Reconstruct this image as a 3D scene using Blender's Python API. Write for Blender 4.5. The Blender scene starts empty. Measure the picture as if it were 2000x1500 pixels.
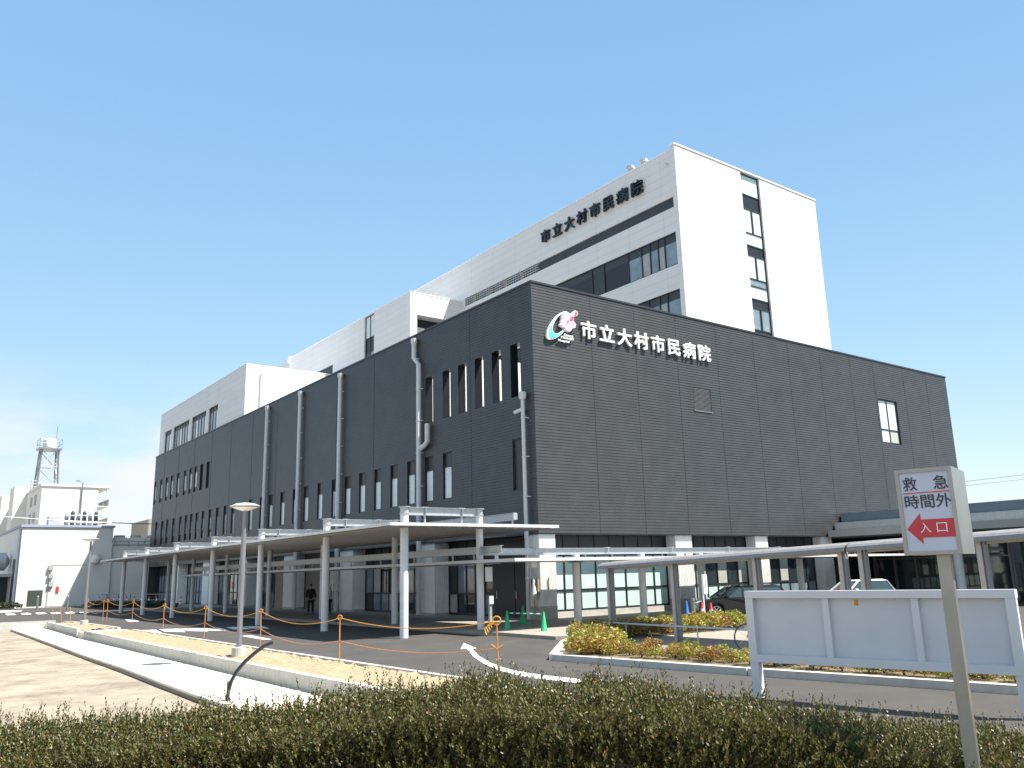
import bpy, bmesh, math, random
import numpy as np
from mathutils import Vector, Matrix
random.seed(7); rng = np.random.default_rng(7)
SC = bpy.context.scene; COL = SC.collection; R_ = math.radians
# ------------------------------------------------------------------ camera
EYE = 2.2; YAW, PITCH, ROLL = 0.927570719, 0.222605435, -0.0259389236; FPX = 1640.98
_fw = np.array([math.cos(PITCH)*math.cos(YAW), math.cos(PITCH)*math.sin(YAW), math.sin(PITCH)])
_r = np.array([math.sin(YAW), -math.cos(YAW), 0.0]); _u = np.cross(_r, _fw)
_r2 = math.cos(ROLL)*_r + math.sin(ROLL)*_u; _u2 = -math.sin(ROLL)*_r + math.cos(ROLL)*_u
cam = bpy.data.objects.new('camera', bpy.data.cameras.new('camera')); COL.objects.link(cam)
cam.matrix_world = Matrix(((_r2[0], _u2[0], -_fw[0], 0), (_r2[1], _u2[1], -_fw[1], 0), (_r2[2], _u2[2], -_fw[2], EYE), (0, 0, 0, 1)))
cam.data.sensor_width = 36; cam.data.lens = 36*FPX/2000; cam.data.clip_start = .1; cam.data.clip_end = 6000
SC.camera = cam
# surveyed points: where a sight line of the photograph meets a real plane of the place
def ray(x, y): return _fw + (x-1000)/FPX*_r2 - (y-750)/FPX*_u2
def az(x, y, z=0.0):
    d = ray(x, y); p = np.array([0, 0, EYE]) + d*((z-EYE)/d[2]); return p
def ax_(x, y, X):
    d = ray(x, y); return np.array([0, 0, EYE]) + d*(X/d[0])
def ay(x, y, Y):
    d = ray(x, y); return np.array([0, 0, EYE]) + d*(Y/d[1])
# ------------------------------------------------------------------ sky, sun
SUN = Vector((-.38, .47, -1.0)).normalized()          # the way the light travels
el = math.asin(-SUN.z); rot = math.atan2(SUN.x, -SUN.y)
w = bpy.data.worlds.new('World'); SC.world = w; w.use_nodes = True
nt = w.node_tree; nt.nodes.clear()
def N(nt, t, **k):
    n = nt.nodes.new(t)
    for a, b in k.items(): setattr(n, a, b)
    return n
sky = N(nt, 'ShaderNodeTexSky', sky_type='NISHITA', sun_disc=False)
sky.sun_elevation = el; sky.sun_rotation = rot; sky.air_density = 1.0; sky.dust_density = 0.5; sky.ozone_density = 1.0
bg = N(nt, 'ShaderNodeBackground'); bg.inputs[1].default_value = .14
out = N(nt, 'ShaderNodeOutputWorld')
tc = N(nt, 'ShaderNodeTexCoord'); sep = N(nt, 'ShaderNodeSeparateXYZ'); nt.links.new(tc.outputs['Generated'], sep.inputs[0])
mp = N(nt, 'ShaderNodeMapping'); mp.inputs['Scale'].default_value = (1, 1, 2.6); mp.inputs['Location'].default_value = (.35, .1, .2); nt.links.new(tc.outputs['Generated'], mp.inputs[0])
nz = N(nt, 'ShaderNodeTexNoise'); nz.inputs['Scale'].default_value = 5.0; nz.inputs['Detail'].default_value = 7; nz.inputs['Roughness'].default_value = .55; nt.links.new(mp.outputs[0], nz.inputs['Vector'])
cr = N(nt, 'ShaderNodeMapRange', interpolation_type='SMOOTHSTEP'); cr.inputs[1].default_value = .33; cr.inputs[2].default_value = .58; nt.links.new(nz.outputs['Fac'], cr.inputs[0])
lo = N(nt, 'ShaderNodeMapRange', interpolation_type='SMOOTHSTEP'); lo.inputs[1].default_value = .25; lo.inputs[2].default_value = .10; nt.links.new(sep.outputs['Z'], lo.inputs[0])
le = N(nt, 'ShaderNodeMapRange', interpolation_type='SMOOTHSTEP'); le.inputs[1].default_value = .62; le.inputs[2].default_value = .22; nt.links.new(sep.outputs['X'], le.inputs[0])
mu = N(nt, 'ShaderNodeMath', operation='MULTIPLY'); nt.links.new(cr.outputs[0], mu.inputs[0]); nt.links.new(lo.outputs[0], mu.inputs[1])
mu2 = N(nt, 'ShaderNodeMath', operation='MULTIPLY'); nt.links.new(mu.outputs[0], mu2.inputs[0]); nt.links.new(le.outputs[0], mu2.inputs[1])
sp_ = N(nt, 'ShaderNodeSeparateColor'); nt.links.new(sky.outputs[0], sp_.inputs[0]); tone = N(nt, 'ShaderNodeCombineColor')
for i, (g_, k_) in enumerate(((.67, .82), (.47, 1.24), (.25, 1.955))):    # per-channel tone curve, as if overexposed: a softer gradient than the clean model sky
    pw = N(nt, 'ShaderNodeMath', operation='POWER'); pw.inputs[1].default_value = g_; nt.links.new(sp_.outputs[i], pw.inputs[0])
    ml = N(nt, 'ShaderNodeMath', operation='MULTIPLY'); ml.inputs[1].default_value = k_; nt.links.new(pw.outputs[0], ml.inputs[0]); nt.links.new(ml.outputs[0], tone.inputs[i])
mx = N(nt, 'ShaderNodeMix', data_type='RGBA'); nt.links.new(mu2.outputs[0], mx.inputs['Factor']); nt.links.new(tone.outputs[0], mx.inputs['A']); mx.inputs['B'].default_value = (2.75, 2.8, 2.85, 1)
nt.links.new(mx.outputs['Result'], bg.inputs[0]); nt.links.new(bg.outputs[0], out.inputs[0])
sl = bpy.data.lights.new('sun', 'SUN'); sl.energy = 4.9; sl.angle = R_(.5); sl.color = (1, .94, .84)
so = bpy.data.objects.new('sun', sl); COL.objects.link(so); so.rotation_euler = SUN.to_track_quat('-Z', 'Y').to_euler()
SC.view_settings.view_transform = 'Standard'; SC.view_settings.look = 'None'; SC.view_settings.exposure = 1.3; SC.view_settings.gamma = 1
SC.cycles.max_bounces = 6
# ------------------------------------------------------------------ materials
def mat(name, col, rough=.6, metal=0, var=.12, scale=3.0, bump=0, bscale=30, spec=.5, coat=0, nr=.5):
    m = bpy.data.materials.new(name); m.use_nodes = True; t = m.node_tree; b = t.nodes['Principled BSDF']
    b.inputs['Roughness'].default_value = rough; b.inputs['Metallic'].default_value = metal
    b.inputs['Specular IOR Level'].default_value = spec; b.inputs['Coat Weight'].default_value = coat
    g = N(t, 'ShaderNodeNewGeometry')
    if var:
        n = N(t, 'ShaderNodeTexNoise'); n.inputs['Scale'].default_value = scale; n.inputs['Detail'].default_value = 9; n.inputs['Roughness'].default_value = nr; t.links.new(g.outputs['Position'], n.inputs['Vector'])
        mr = N(t, 'ShaderNodeMapRange'); mr.inputs[1].default_value = .25; mr.inputs[2].default_value = .75; mr.inputs[3].default_value = 1-var; mr.inputs[4].default_value = 1+var
        t.links.new(n.outputs['Fac'], mr.inputs[0])
        x = N(t, 'ShaderNodeMix', data_type='RGBA', blend_type='MULTIPLY'); x.inputs['Factor'].default_value = 1; x.inputs['A'].default_value = (*col, 1); t.links.new(mr.outputs[0], x.inputs['B'])
        t.links.new(x.outputs['Result'], b.inputs['Base Color'])
    else: b.inputs['Base Color'].default_value = (*col, 1)
    if bump:
        n2 = N(t, 'ShaderNodeTexNoise'); n2.inputs['Scale'].default_value = bscale; n2.inputs['Detail'].default_value = 4; t.links.new(g.outputs['Position'], n2.inputs['Vector'])
        bp = N(t, 'ShaderNodeBump'); bp.inputs['Strength'].default_value = bump; bp.inputs['Distance'].default_value = .03; t.links.new(n2.outputs['Fac'], bp.inputs['Height']); t.links.new(bp.outputs[0], b.inputs['Normal'])
    return m
def panel_mat(name, col, pw=3.3, ph=.6, seam=.72, rough=.45):
    m = mat(name, col, rough, var=.03, scale=.6); t = m.node_tree; b = t.nodes['Principled BSDF']
    g = N(t, 'ShaderNodeNewGeometry'); s = N(t, 'ShaderNodeSeparateXYZ'); t.links.new(g.outputs['Position'], s.inputs[0])
    a = N(t, 'ShaderNodeMath', operation='ADD'); t.links.new(s.outputs[0], a.inputs[0]); t.links.new(s.outputs[1], a.inputs[1])
    c = N(t, 'ShaderNodeCombineXYZ'); t.links.new(a.outputs[0], c.inputs[0]); t.links.new(s.outputs[2], c.inputs[1])
    k = N(t, 'ShaderNodeTexBrick', offset=0); k.inputs['Scale'].default_value = 1; k.inputs['Mortar Size'].default_value = .014; k.inputs['Mortar Smooth'].default_value = .3
    k.inputs['Brick Width'].default_value = pw; k.inputs['Row Height'].default_value = ph
    k.inputs['Color1'].default_value = (1, 1, 1, 1); k.inputs['Color2'].default_value = (.965, .97, .975, 1); k.inputs['Mortar'].default_value = (seam, seam, seam, 1)
    t.links.new(c.outputs[0], k.inputs['Vector'])
    old = b.inputs['Base Color'].links[0].from_socket
    x = N(t, 'ShaderNodeMix', data_type='RGBA', blend_type='MULTIPLY'); x.inputs['Factor'].default_value = 1
    t.links.new(old, x.inputs['A']); t.links.new(k.outputs['Color'], x.inputs['B']); t.links.new(x.outputs['Result'], b.inputs['Base Color'])
    return m
def leaf_mat(name, stops, rough=.4, trans=.25):
    m = bpy.data.materials.new(name); m.use_nodes = True; t = m.node_tree; b = t.nodes['Principled BSDF']; o = t.nodes['Material Output']
    g = N(t, 'ShaderNodeNewGeometry'); r = N(t, 'ShaderNodeValToRGB'); r.color_ramp.interpolation = 'CONSTANT'
    while len(r.color_ramp.elements) < len(stops): r.color_ramp.elements.new(.5)
    for e, (p, c) in zip(r.color_ramp.elements, stops): e.position = p; e.color = (*c, 1)
    t.links.new(g.outputs['Random Per Island'], r.inputs[0]); t.links.new(r.outputs[0], b.inputs['Base Color']); b.inputs['Roughness'].default_value = rough
    tr = N(t, 'ShaderNodeBsdfTranslucent'); t.links.new(r.outputs[0], tr.inputs[0]); ms = N(t, 'ShaderNodeMixShader'); ms.inputs[0].default_value = trans
    t.links.new(b.outputs[0], ms.inputs[1]); t.links.new(tr.outputs[0], ms.inputs[2]); t.links.new(ms.outputs[0], o.inputs[0])
    return m
M = dict(
 clad=mat('dark_siding', (.0405, .0425, .044), .42, var=.17, scale=.9),
 joint=mat('dark_sealant', (.012, .013, .014), .7, var=0),
 trimd=mat('dark_trim', (.03, .034, .038), .4, var=.06),
 white=panel_mat('white_panel', (.68, .67, .67)),
 whitep=mat('white_paint', (.78, .79, .80), .4, var=.04),
 ribw=mat('ribbed_white_metal', (.74, .75, .74), .45, var=.05),
 offw=mat('column_paint', (.62, .64, .66), .4, var=.05),
 galv=mat('galvanised_steel', (.40, .43, .45), .45, .4, var=.12, scale=8),
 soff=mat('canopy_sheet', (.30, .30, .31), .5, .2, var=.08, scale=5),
 pipe=mat('grey_pipe', (.50, .52, .54), .5, var=.06),
 frame=mat('window_frame_metal', (.022, .025, .030), .4, var=.05),
 glass=mat('dark_glass', (.02, .032, .038), .03, var=.2, scale=.7, spec=.9),
 blind=mat('pale_blind_glass', (.60, .67, .68), .12, var=.10, scale=.8, spec=.8),
 frost=mat('frosted_glass', (.50, .67, .63), .18, var=.05, scale=.8, spec=.7),
 curtain=mat('curtain_glass', (.40, .42, .38), .2, var=.12, scale=2, spec=.7),
 tealg=mat('teal_glass', (.19, .25, .29), .06, var=.3, scale=1.2, spec=.9),
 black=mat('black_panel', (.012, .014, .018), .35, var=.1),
 asph=mat('asphalt', (.052, .047, .043), .85, var=.26, scale=.7, nr=.62, bump=.35, bscale=60),
 asph2=mat('asphalt_fresh', (.05, .05, .05), .85, var=.1),
 conc=mat('pale_concrete', (.72, .65, .53), .85, var=.10, scale=1.5, bump=.25, bscale=25),
 kerb=mat('kerb_concrete', (.44, .43, .40), .85, var=.14, scale=5, bump=.2, bscale=40),
 pave=mat('paving', (.27, .24, .205), .85, var=.10, scale=2, bump=.2, bscale=30),
 dirt=mat('dry_dirt', (.25, .21, .16), .95, var=.60, scale=.8, bump=1.0, bscale=9, nr=.72),
 soild=mat('mulched_soil', (.15, .12, .07), .95, var=.35, scale=5, bump=1.0, bscale=14),
 soil=mat('sandy_soil', (.30, .23, .145), .95, var=.25, scale=4, bump=1.0, bscale=12),
 mark=mat('road_paint', (.74, .74, .72), .7, var=.10, scale=6),
 orange=mat('orange_paint', (.52, .20, .05), .5, var=.15, scale=12),
 yrope=mat('yellow_rope', (.52, .26, .035), .8, var=.2, scale=30),
 lampg=mat('lamp_grey', (.20, .21, .23), .4, .3, var=.05),
 steel=mat('stainless_steel', (.35, .335, .30), .34, .7, var=.08, scale=6),
 boardf=mat('board_frame', (.55, .56, .60), .5, var=.04, scale=2),
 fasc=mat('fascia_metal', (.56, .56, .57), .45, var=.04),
 boardw=mat('board_metal', (.50, .52, .56), .5, var=.04, scale=2),
 shp=mat('shelter_bronze', (.46, .41, .37), .5, .1, var=.08, scale=5),
 shr=mat('shelter_sheet', (.23, .22, .22), .5, .2, var=.12, scale=9),
 green=mat('green_plastic', (.02, .36, .14), .45, var=.08), blue=mat('blue_plastic', (.02, .13, .52), .45, var=.08),
 red=mat('red_plastic', (.62, .05, .05), .45, var=.08), wplas=mat('white_plastic', (.78, .78, .78), .5, var=.03),
 signw=mat('sign_face', (.56, .57, .66), .25, var=.04, scale=4), ink=mat('sign_ink', (.03, .035, .05), .5, var=0), signred=mat('sign_red', (.60, .035, .05), .35, var=.03),
 letw=mat('letter_white', (.82, .82, .82), .4, var=0), letd=mat('letter_dark', (.012, .017, .028), .4, var=0),
 skyb=mat('emblem_blue', (.10, .50, .80), .4, var=0), pink=mat('emblem_pink', (.80, .42, .58), .4, var=0), heart=mat('emblem_red', (.75, .10, .14), .4, var=0),
 rubber=mat('tyre_rubber', (.015, .015, .016), .8, var=.1), carblk=mat('black_car_paint', (.008, .009, .011), .12, var=0, spec=.7, coat=1), carwht=mat('white_car_paint', (.75, .76, .77), .25, var=0, coat=1),
 chrome=mat('silver_alloy', (.6, .6, .62), .25, .9, var=0), cglass=mat('car_glass', (.03, .055, .055), .03, var=0, spec=.9),
 cloth=mat('black_cloth', (.010, .010, .013), .9, var=.2, scale=8), skin=mat('skin', (.45, .27, .2), .6, var=.05), hair=mat('black_hair', (.01, .009, .008), .6, var=.1), shirt=mat('pale_blue_cloth', (.35, .45, .52), .85, var=.1),
 wood=mat('weathered_wood', (.30, .24, .17), .85, var=.25, scale=14), housing=mat('sign_housing', (.27, .28, .27), .38, .5, var=.06, scale=4), stone=mat('pale_stone', (.32, .285, .225), .9, var=.3, scale=2), hose=mat('black_conduit', (.012, .013, .016), .35, var=.05),
 farw=mat('far_white_wall', (.66, .65, .62), .7, var=.05, scale=.5), fars=mat('far_grey', (.35, .36, .36), .7, var=.1), farb=mat('blue_coping', (.30, .35, .46), .6, var=.05),
 porch=mat('porch_fascia', (.30, .31, .30), .5, var=.06), porchb=mat('porch_blue_panel', (.11, .15, .19), .4, var=.08), brown=mat('brown_panel', (.26, .215, .18), .6, var=.1, scale=2),
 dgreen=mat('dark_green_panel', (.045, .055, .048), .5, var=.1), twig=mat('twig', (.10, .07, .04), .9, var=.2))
M['hedge'] = leaf_mat('hedge_leaf', [(0, (.052, .062, .013)), (.22, (.078, .090, .018)), (.46, (.112, .112, .026)), (.66, (.145, .132, .036)), (.80, (.085, .052, .022)), (.92, (.19, .135, .055)), (.985, (.32, .11, .05))], .46, .25)
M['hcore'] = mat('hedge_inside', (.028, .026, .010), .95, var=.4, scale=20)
M['nand'] = leaf_mat('nandina_leaf', [(0, (.10, .14, .03)), (.16, (.28, .29, .04)), (.36, (.38, .32, .05)), (.52, (.17, .20, .035)), (.62, (.34, .14, .05)), (.76, (.24, .065, .04)), (.9, (.12, .09, .035))], .45, .3)
_t = M['nand'].node_tree; _r0 = _t.nodes['Color Ramp']; _oi = N(_t, 'ShaderNodeObjectInfo'); _g = [x for x in _t.nodes if x.bl_idname == 'ShaderNodeNewGeometry'][0]
_a = N(_t, 'ShaderNodeMath', operation='MULTIPLY'); _a.inputs[1].default_value = .42; _t.links.new(_oi.outputs['Random'], _a.inputs[0]); _b = N(_t, 'ShaderNodeMath', operation='MULTIPLY_ADD'); _b.inputs[1].default_value = .58; _t.links.new(_g.outputs['Random Per Island'], _b.inputs[0]); _t.links.new(_a.outputs[0], _b.inputs[2]); _t.links.new(_b.outputs[0], _r0.inputs[0])
M['low'] = leaf_mat('low_leaf', [(0, (.03, .045, .02)), (.5, (.05, .06, .025)), (.8, (.07, .05, .03))], .5, .1)
# ------------------------------------------------------------------ mesh builder
def wloc(o):
    v = Vector((0, 0, 0))
    while o is not None: v = v + o.location; o = o.parent
    return v
class MB:
    def __init__(s): s.v = []; s.f = []; s.m = []; s.cm = 0
    def add(s, vs, fs):
        b = len(s.v); s.v += [tuple(map(float, p)) for p in vs]
        for f in fs: s.f.append(tuple(i+b for i in f)); s.m.append(s.cm)
        return s
    def quad(s, a, b, c, d): return s.add([a, b, c, d], [(0, 1, 2, 3)])
    def box(s, x0, x1, y0, y1, z0, z1):
        vs = [(x, y, z) for z in (z0, z1) for y in (y0, y1) for x in (x0, x1)]
        return s.add(vs, [(0, 2, 3, 1), (4, 5, 7, 6), (0, 1, 5, 4), (1, 3, 7, 5), (3, 2, 6, 7), (2, 0, 4, 6)])
    def bar(s, p, q, w_, h, up=(0, 0, 1)):
        p = Vector(p); q = Vector(q); d = (q-p).normalized(); u = Vector(up)
        sd = d.cross(u)
        if sd.length < 1e-4: sd = d.cross(Vector((1, 0, 0)))
        sd.normalize(); u = sd.cross(d).normalized(); vs = []
        for e in (p, q):
            for a, b in ((-1, -1), (1, -1), (1, 1), (-1, 1)): vs.append(e+sd*(a*w_/2)+u*(b*h/2))
        return s.add(vs, [(0, 3, 2, 1), (4, 5, 6, 7), (0, 1, 5, 4), (1, 2, 6, 5), (2, 3, 7, 6), (3, 0, 4, 7)])
    def prism(s, poly, z0, z1, n=None):
        k = len(poly); a = sum(poly[i][0]*poly[(i+1) % k][1]-poly[(i+1) % k][0]*poly[i][1] for i in range(k))
        if a < 0: poly = poly[::-1]
        vs = [(p[0], p[1], z0) for p in poly]+[(p[0], p[1], z1) for p in poly]
        return s.add(vs, [tuple(range(k))[::-1], tuple(range(k, 2*k))]+[(i, (i+1) % k, k+(i+1) % k, k+i) for i in range(k)])
    def tube(s, pts, r, n=10, caps=True):
        pts = [Vector(p) for p in pts]; rs = r if isinstance(r, (list, tuple)) else [r]*len(pts); vs = []; fs = []
        d0 = (pts[1]-pts[0]).normalized(); nrm = d0.orthogonal().normalized()
        for i, p in enumerate(pts):
            d = ((pts[min(i+1, len(pts)-1)]-pts[max(i-1, 0)])).normalized()
            nrm = (nrm-d*nrm.dot(d)).normalized(); bn = d.cross(nrm)
            for k in range(n): a = 2*math.pi*k/n; vs.append(p+(nrm*math.cos(a)+bn*math.sin(a))*rs[i])
        for i in range(len(pts)-1):
            for k in range(n): fs.append((i*n+k, i*n+(k+1) % n, (i+1)*n+(k+1) % n, (i+1)*n+k))
        if caps: fs += [tuple(range(n))[::-1], tuple(range((len(pts)-1)*n, len(pts)*n))]
        return s.add(vs, fs)
    def lathe(s, c, prof, n=24):
        vs = []; fs = []
        for r, z in prof:
            for k in range(n): a = 2*math.pi*k/n; vs.append((c[0]+r*math.cos(a), c[1]+r*math.sin(a), c[2]+z))
        for i in range(len(prof)-1):
            for k in range(n): fs.append((i*n+k, i*n+(k+1) % n, (i+1)*n+(k+1) % n, (i+1)*n+k))
        fs += [tuple(range(n))[::-1], tuple(range((len(prof)-1)*n, len(prof)*n))]
        return s.add(vs, fs)
    def build(s, name, m, parent=None, smooth=False, label=None):
        me = bpy.data.meshes.new(name); off = wloc(parent) if parent is not None else Vector((0, 0, 0))
        me.from_pydata([(a-off.x, b-off.y, c-off.z) for a, b, c in s.v], [], s.f)
        for x in (m if isinstance(m, (list, tuple)) else [m]): me.materials.append(M[x])
        if any(s.m): me.polygons.foreach_set('material_index', s.m)
        if smooth:
            me.polygons.foreach_set('use_smooth', [True]*len(s.f)); me.set_sharp_from_angle(angle=R_(40))
        me.update(); o = bpy.data.objects.new(name, me); COL.objects.link(o)
        if parent is not None: o.parent = parent
        if label: o['label'] = label
        return o
def tag(o, label, cat, group=None):
    o['label'] = label; o['category'] = cat
    if group: o['group'] = group
    return o
def thing(name, label, cat, loc=(0, 0, 0), group=None):
    o = bpy.data.objects.new(name, None); COL.objects.link(o); o.location = loc; o.empty_display_size = .2; return tag(o, label, cat, group)
def struct(o, kind='structure'): o['kind'] = kind; return o
def dup(root, loc, label=None, rz=None, scale=None):
    r = root.copy(); COL.objects.link(r); r.location = loc
    if rz is not None: r.rotation_euler = (0, 0, rz)
    if scale: r.scale = scale
    if label: r['label'] = label
    for ch in list(root.children):
        c = ch.copy(); COL.objects.link(c); c.parent = r
        for g in list(ch.children): d = g.copy(); COL.objects.link(d); d.parent = c
    return r
def ibeam(mb, p, q, h=.3, w_=.18, t=.014):
    p = Vector(p); q = Vector(q); z = Vector((0, 0, 1))
    mb.bar(p+z*(h/2), q+z*(h/2), w_, t); mb.bar(p-z*(h/2), q-z*(h/2), w_, t); mb.bar(p, q, t, h-t)
# rectangular wall with rectangular openings; axis 'x' = plane X=c spanned by (y,z); out = outward sign
def wall(mb, axis, c, u0, u1, zs, holes, out, lap=0.0, depth=.25, rc=0):
    def P(u, z, o): return (c+out*o, u, z) if axis == 'x' else (u, c+out*o, z)
    flip = (axis == 'x') == (out > 0)
    def Q(a, b, c_, d):
        mb.quad(*((a, b, c_, d) if flip else (d, c_, b, a)))
    for z0, z1 in zip(zs[:-1], zs[1:]):
        zm = (z0+z1)/2; hs = sorted((h[0], h[1]) for h in holes if h[2] < zm < h[3]); segs = []; u = u0
        for a, b in hs:
            if a > u: segs.append((u, a))
            u = max(u, b)
        if u < u1: segs.append((u, u1))
        for a, b in segs:
            Q(P(a, z0, lap), P(b, z0, lap), P(b, z1, 0), P(a, z1, 0))
            if lap: Q(P(a, z0, 0), P(b, z0, 0), P(b, z0, lap), P(a, z0, lap))
    mb.cm = rc
    for a, b, z0, z1 in holes:
        e = lap
        mb.quad(P(a, z0, e), P(a, z1, e), P(a, z1, -depth), P(a, z0, -depth)); mb.quad(P(b, z0, e), P(b, z1, e), P(b, z1, -depth), P(b, z0, -depth))
        mb.quad(P(a, z0, e), P(b, z0, e), P(b, z0, -depth), P(a, z0, -depth)); mb.quad(P(a, z1, e), P(b, z1, e), P(b, z1, -depth), P(a, z1, -depth))
    mb.cm = 0
# window set in a hole: frame part with pane sub-parts
def pbox(mb, axis, c, out, u0, u1, z0, z1, d0, d1):
    a, b = sorted((c+out*d0, c+out*d1))
    (mb.box(a, b, u0, u1, z0, z1) if axis == 'x' else mb.box(u0, u1, a, b, z0, z1))
def window(parent, axis, c, out, u0, u1, z0, z1, cols=(), rows=(), panes=None, d=.16, fw=.05, name='window'):
    us = [u0]+list(cols)+[u1]; zs = [z0]+list(rows)+[z1]; f = MB()
    pbox(f, axis, c, out, u0, u0+fw, z0, z1, -d-.06, -d+.03); pbox(f, axis, c, out, u1-fw, u1, z0, z1, -d-.06, -d+.03)
    pbox(f, axis, c, out, u0+fw, u1-fw, z0, z0+fw, -d-.06, -d+.03); pbox(f, axis, c, out, u0+fw, u1-fw, z1-fw, z1, -d-.06, -d+.03)
    for x in cols: pbox(f, axis, c, out, x-fw/2, x+fw/2, z0+fw, z1-fw, -d-.06, -d+.025)
    for z in rows: pbox(f, axis, c, out, u0+fw, u1-fw, z-fw/2, z+fw/2, -d-.058, -d+.022)
    o = f.build(name, 'frame', parent)
    by = {}
    for j in range(len(zs)-1):
        for i in range(len(us)-1):
            k = panes[j][i] if panes else 'glass'
            pbox(by.setdefault(k, MB()), axis, c, out, us[i]+.01, us[i+1]-.01, zs[j]+.01, zs[j+1]-.01, -d-.05, -d-.02)
    for k, mb in by.items(): mb.build('panel' if k in ('black', 'frame', 'trimd', 'whitep', 'porch', 'fars') else 'pane', k, o)
    return o
# ------------------------------------------------------------------ ground
GX0, GX1, GY0, GY1 = -2500, 2500, -2500, 2500
g = MB(); g.quad((GX0, GY0, -.30), (GX1, GY0, -.30), (GX1, GY1, -.30), (GX0, GY1, -.30)); struct(g.build('ground', 'dirt'))
road = [(10.05, 9.0), (10.05, 44.3), (9.9, 56.5), (9.4, 60.5), (-60, 75.0), (-60, 116.0), (140, 116), (140, -40), (26, -40), (15, -12), (11.5, 0), (10.3, 6)]
g = MB(); g.prism(road, -.5, 0); struct(g.build('road', 'asph'))
# pale path beside the dirt lot, its ragged broken edge toward the dirt
PZ = -.14
lft = [az(x, y, PZ) for x, y in ((15, 1226), (60, 1241), (110, 1260), (170, 1280), (240, 1304), (310, 1330), (380, 1354), (440, 1376), (520, 1410))]
poly = [(9.1, 57.5)]; poly += [(p[0]+random.uniform(-.06, .06), p[1]) for p in lft] + [(4.6, 9.0), (7.6, 9.0), (7.75, 44.0), (8.2, 57.0)]
g = MB(); g.prism(poly, PZ-.06, PZ); struct(g.build('path', 'conc'))
g = MB(); g.prism([(x-.02, y-.02) for x, y in poly], -.5, PZ-.061); struct(g.build('path_bed', 'black'))
# planter strip kerbs and soil
def kerb_line(pts, w_, z0, z1, name='kerb', seam=2.0):
    mb = MB()
    for (a, b) in zip(pts[:-1], pts[1:]):
        a = Vector((*a, 0)); b = Vector((*b, 0)); L = (b-a).length; n = max(1, int(L/seam)); d = (b-a)/n
        for i in range(n): mb.bar(a+d*(i+.003)+Vector((0, 0, (z0+z1)/2)), a+d*(i+.997)+Vector((0, 0, (z0+z1)/2)), w_, z1-z0)
    return struct(mb.build(name, 'kerb'))
kerb_line([(8.0, 9), (7.9, 18), (7.95, 30), (8.15, 44.2)], .17, -.45, .17)
kerb_line([(10.13, 9), (10.13, 43.8)], .15, -.4, .12)
kerb_line([(8.3, 46.6), (8.35, 50), (8.5, 57.0)], .17, -.45, .17); kerb_line([(10.1, 46.6), (9.95, 56.3), (9.6, 58.8)], .15, -.4, .12)
kerb_line([(8.4, 57.1), (6.0, 57.6), (4.0, 60.0), (2.0, 66.0)], .18, -.45, .15); kerb_line([(9.4, 60.3), (-55, 75.0)], .18, -.45, .13, seam=4)
def soil(poly, z):                       # bumpy crumbly soil surface
    mb = MB(); xs = [p[0] for p in poly]; ys = [p[1] for p in poly]; nx = 12; ny = max(2, int((max(ys)-min(ys))*5)); vs = []; fs = []
    for j in range(ny+1):
        for i in range(nx+1):
            y = min(ys)+(max(ys)-min(ys))*j/ny; x = min(xs)+(max(xs)-min(xs))*i/nx
            vs.append((x, y, z+random.uniform(-.035, .05)-.04*abs(i/nx-.5)))
    for j in range(ny):
        for i in range(nx): a = j*(nx+1)+i; fs.append((a, a+1, a+nx+2, a+nx+1))
    mb.add(vs, fs); return struct(mb.build('soil', 'soil', smooth=True))
soil([(8.0, 9), (10.1, 43.9)], .09); soil([(8.4, 46.7), (10.0, 56.6)], .09)
g = MB(); g.prism([(8.05, 44.0), (10.2, 44.0), (10.1, 46.5), (8.25, 46.5)], -.4, .05); struct(g.build('crossing', 'conc'))
# paving round the hospital
pv = [az(x, y, .12)[:2] for x, y in ((975, 1235), (1085, 1243), (1165, 1238))]
g = MB(); g.prism([(18.6, 100.5), (18.6, 27.2), tuple(pv[0]), tuple(pv[1]), (20.6, 22.3), (27.2, 22.2), (27.4, 27.0), (66, 27.0), (66, 32.2), (26, 32.2), (26, 100.5)], -.3, .12); struct(g.build('pavement', 'pave'))
# road markings
def marking(px, z=.004):
    mb = MB(); p = [az(x, y, z) for x, y in px]; mb.quad(*[tuple(q) for q in p])
    me = mb
    o = me.build('road_marking', 'mark'); return struct(o)
for q in (((269, 1231), (305, 1230), (317, 1236.5), (276, 1234.5)), ((311, 1229), (350, 1228), (363, 1234.5), (322, 1233.5)), ((352, 1228), (392, 1227), (407, 1233), (366, 1232)), ((394, 1227), (430, 1226), (450, 1232), (408, 1231.5)),
          ((441, 1225), (476, 1224), (489, 1229), (455, 1229)), ((476, 1223.5), (512, 1222.5), (527, 1227.5), (490, 1227.5)), ((244, 1210), (262, 1209), (272, 1213.5), (252, 1214.5)), ((472, 1242), (490, 1241), (531, 1248.5), (515, 1249.5)),
          ((10, 1199), (26, 1198), (32, 1200.6), (14, 1201.4)), ((40, 1198), (56, 1197), (62, 1199.6), (44, 1200.4)), ((69, 1197), (86, 1196), (92, 1198.6), (73, 1199.4)), ((98, 1196.5), (113, 1195.5), (120, 1198), (102, 1199)),
          ((126, 1196), (141, 1195), (148, 1197.5), (130, 1198.5)), ((154, 1195.5), (168, 1194.8), (175, 1197), (158, 1198)), ((0, 1193), (44, 1192), (40, 1194.5), (0, 1196.5))):
    marking(q)
ar = MB(); Lf = [(912, 1267), (925, 1282.5), (945, 1296), (975, 1309), (1010, 1318.5), (1050, 1325), (1130, 1334)]; Rt = [(921, 1265.5), (935, 1280.5), (957, 1294), (985, 1304.5), (1025, 1313.5), (1060, 1318.5), (1140, 1327)]
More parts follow.
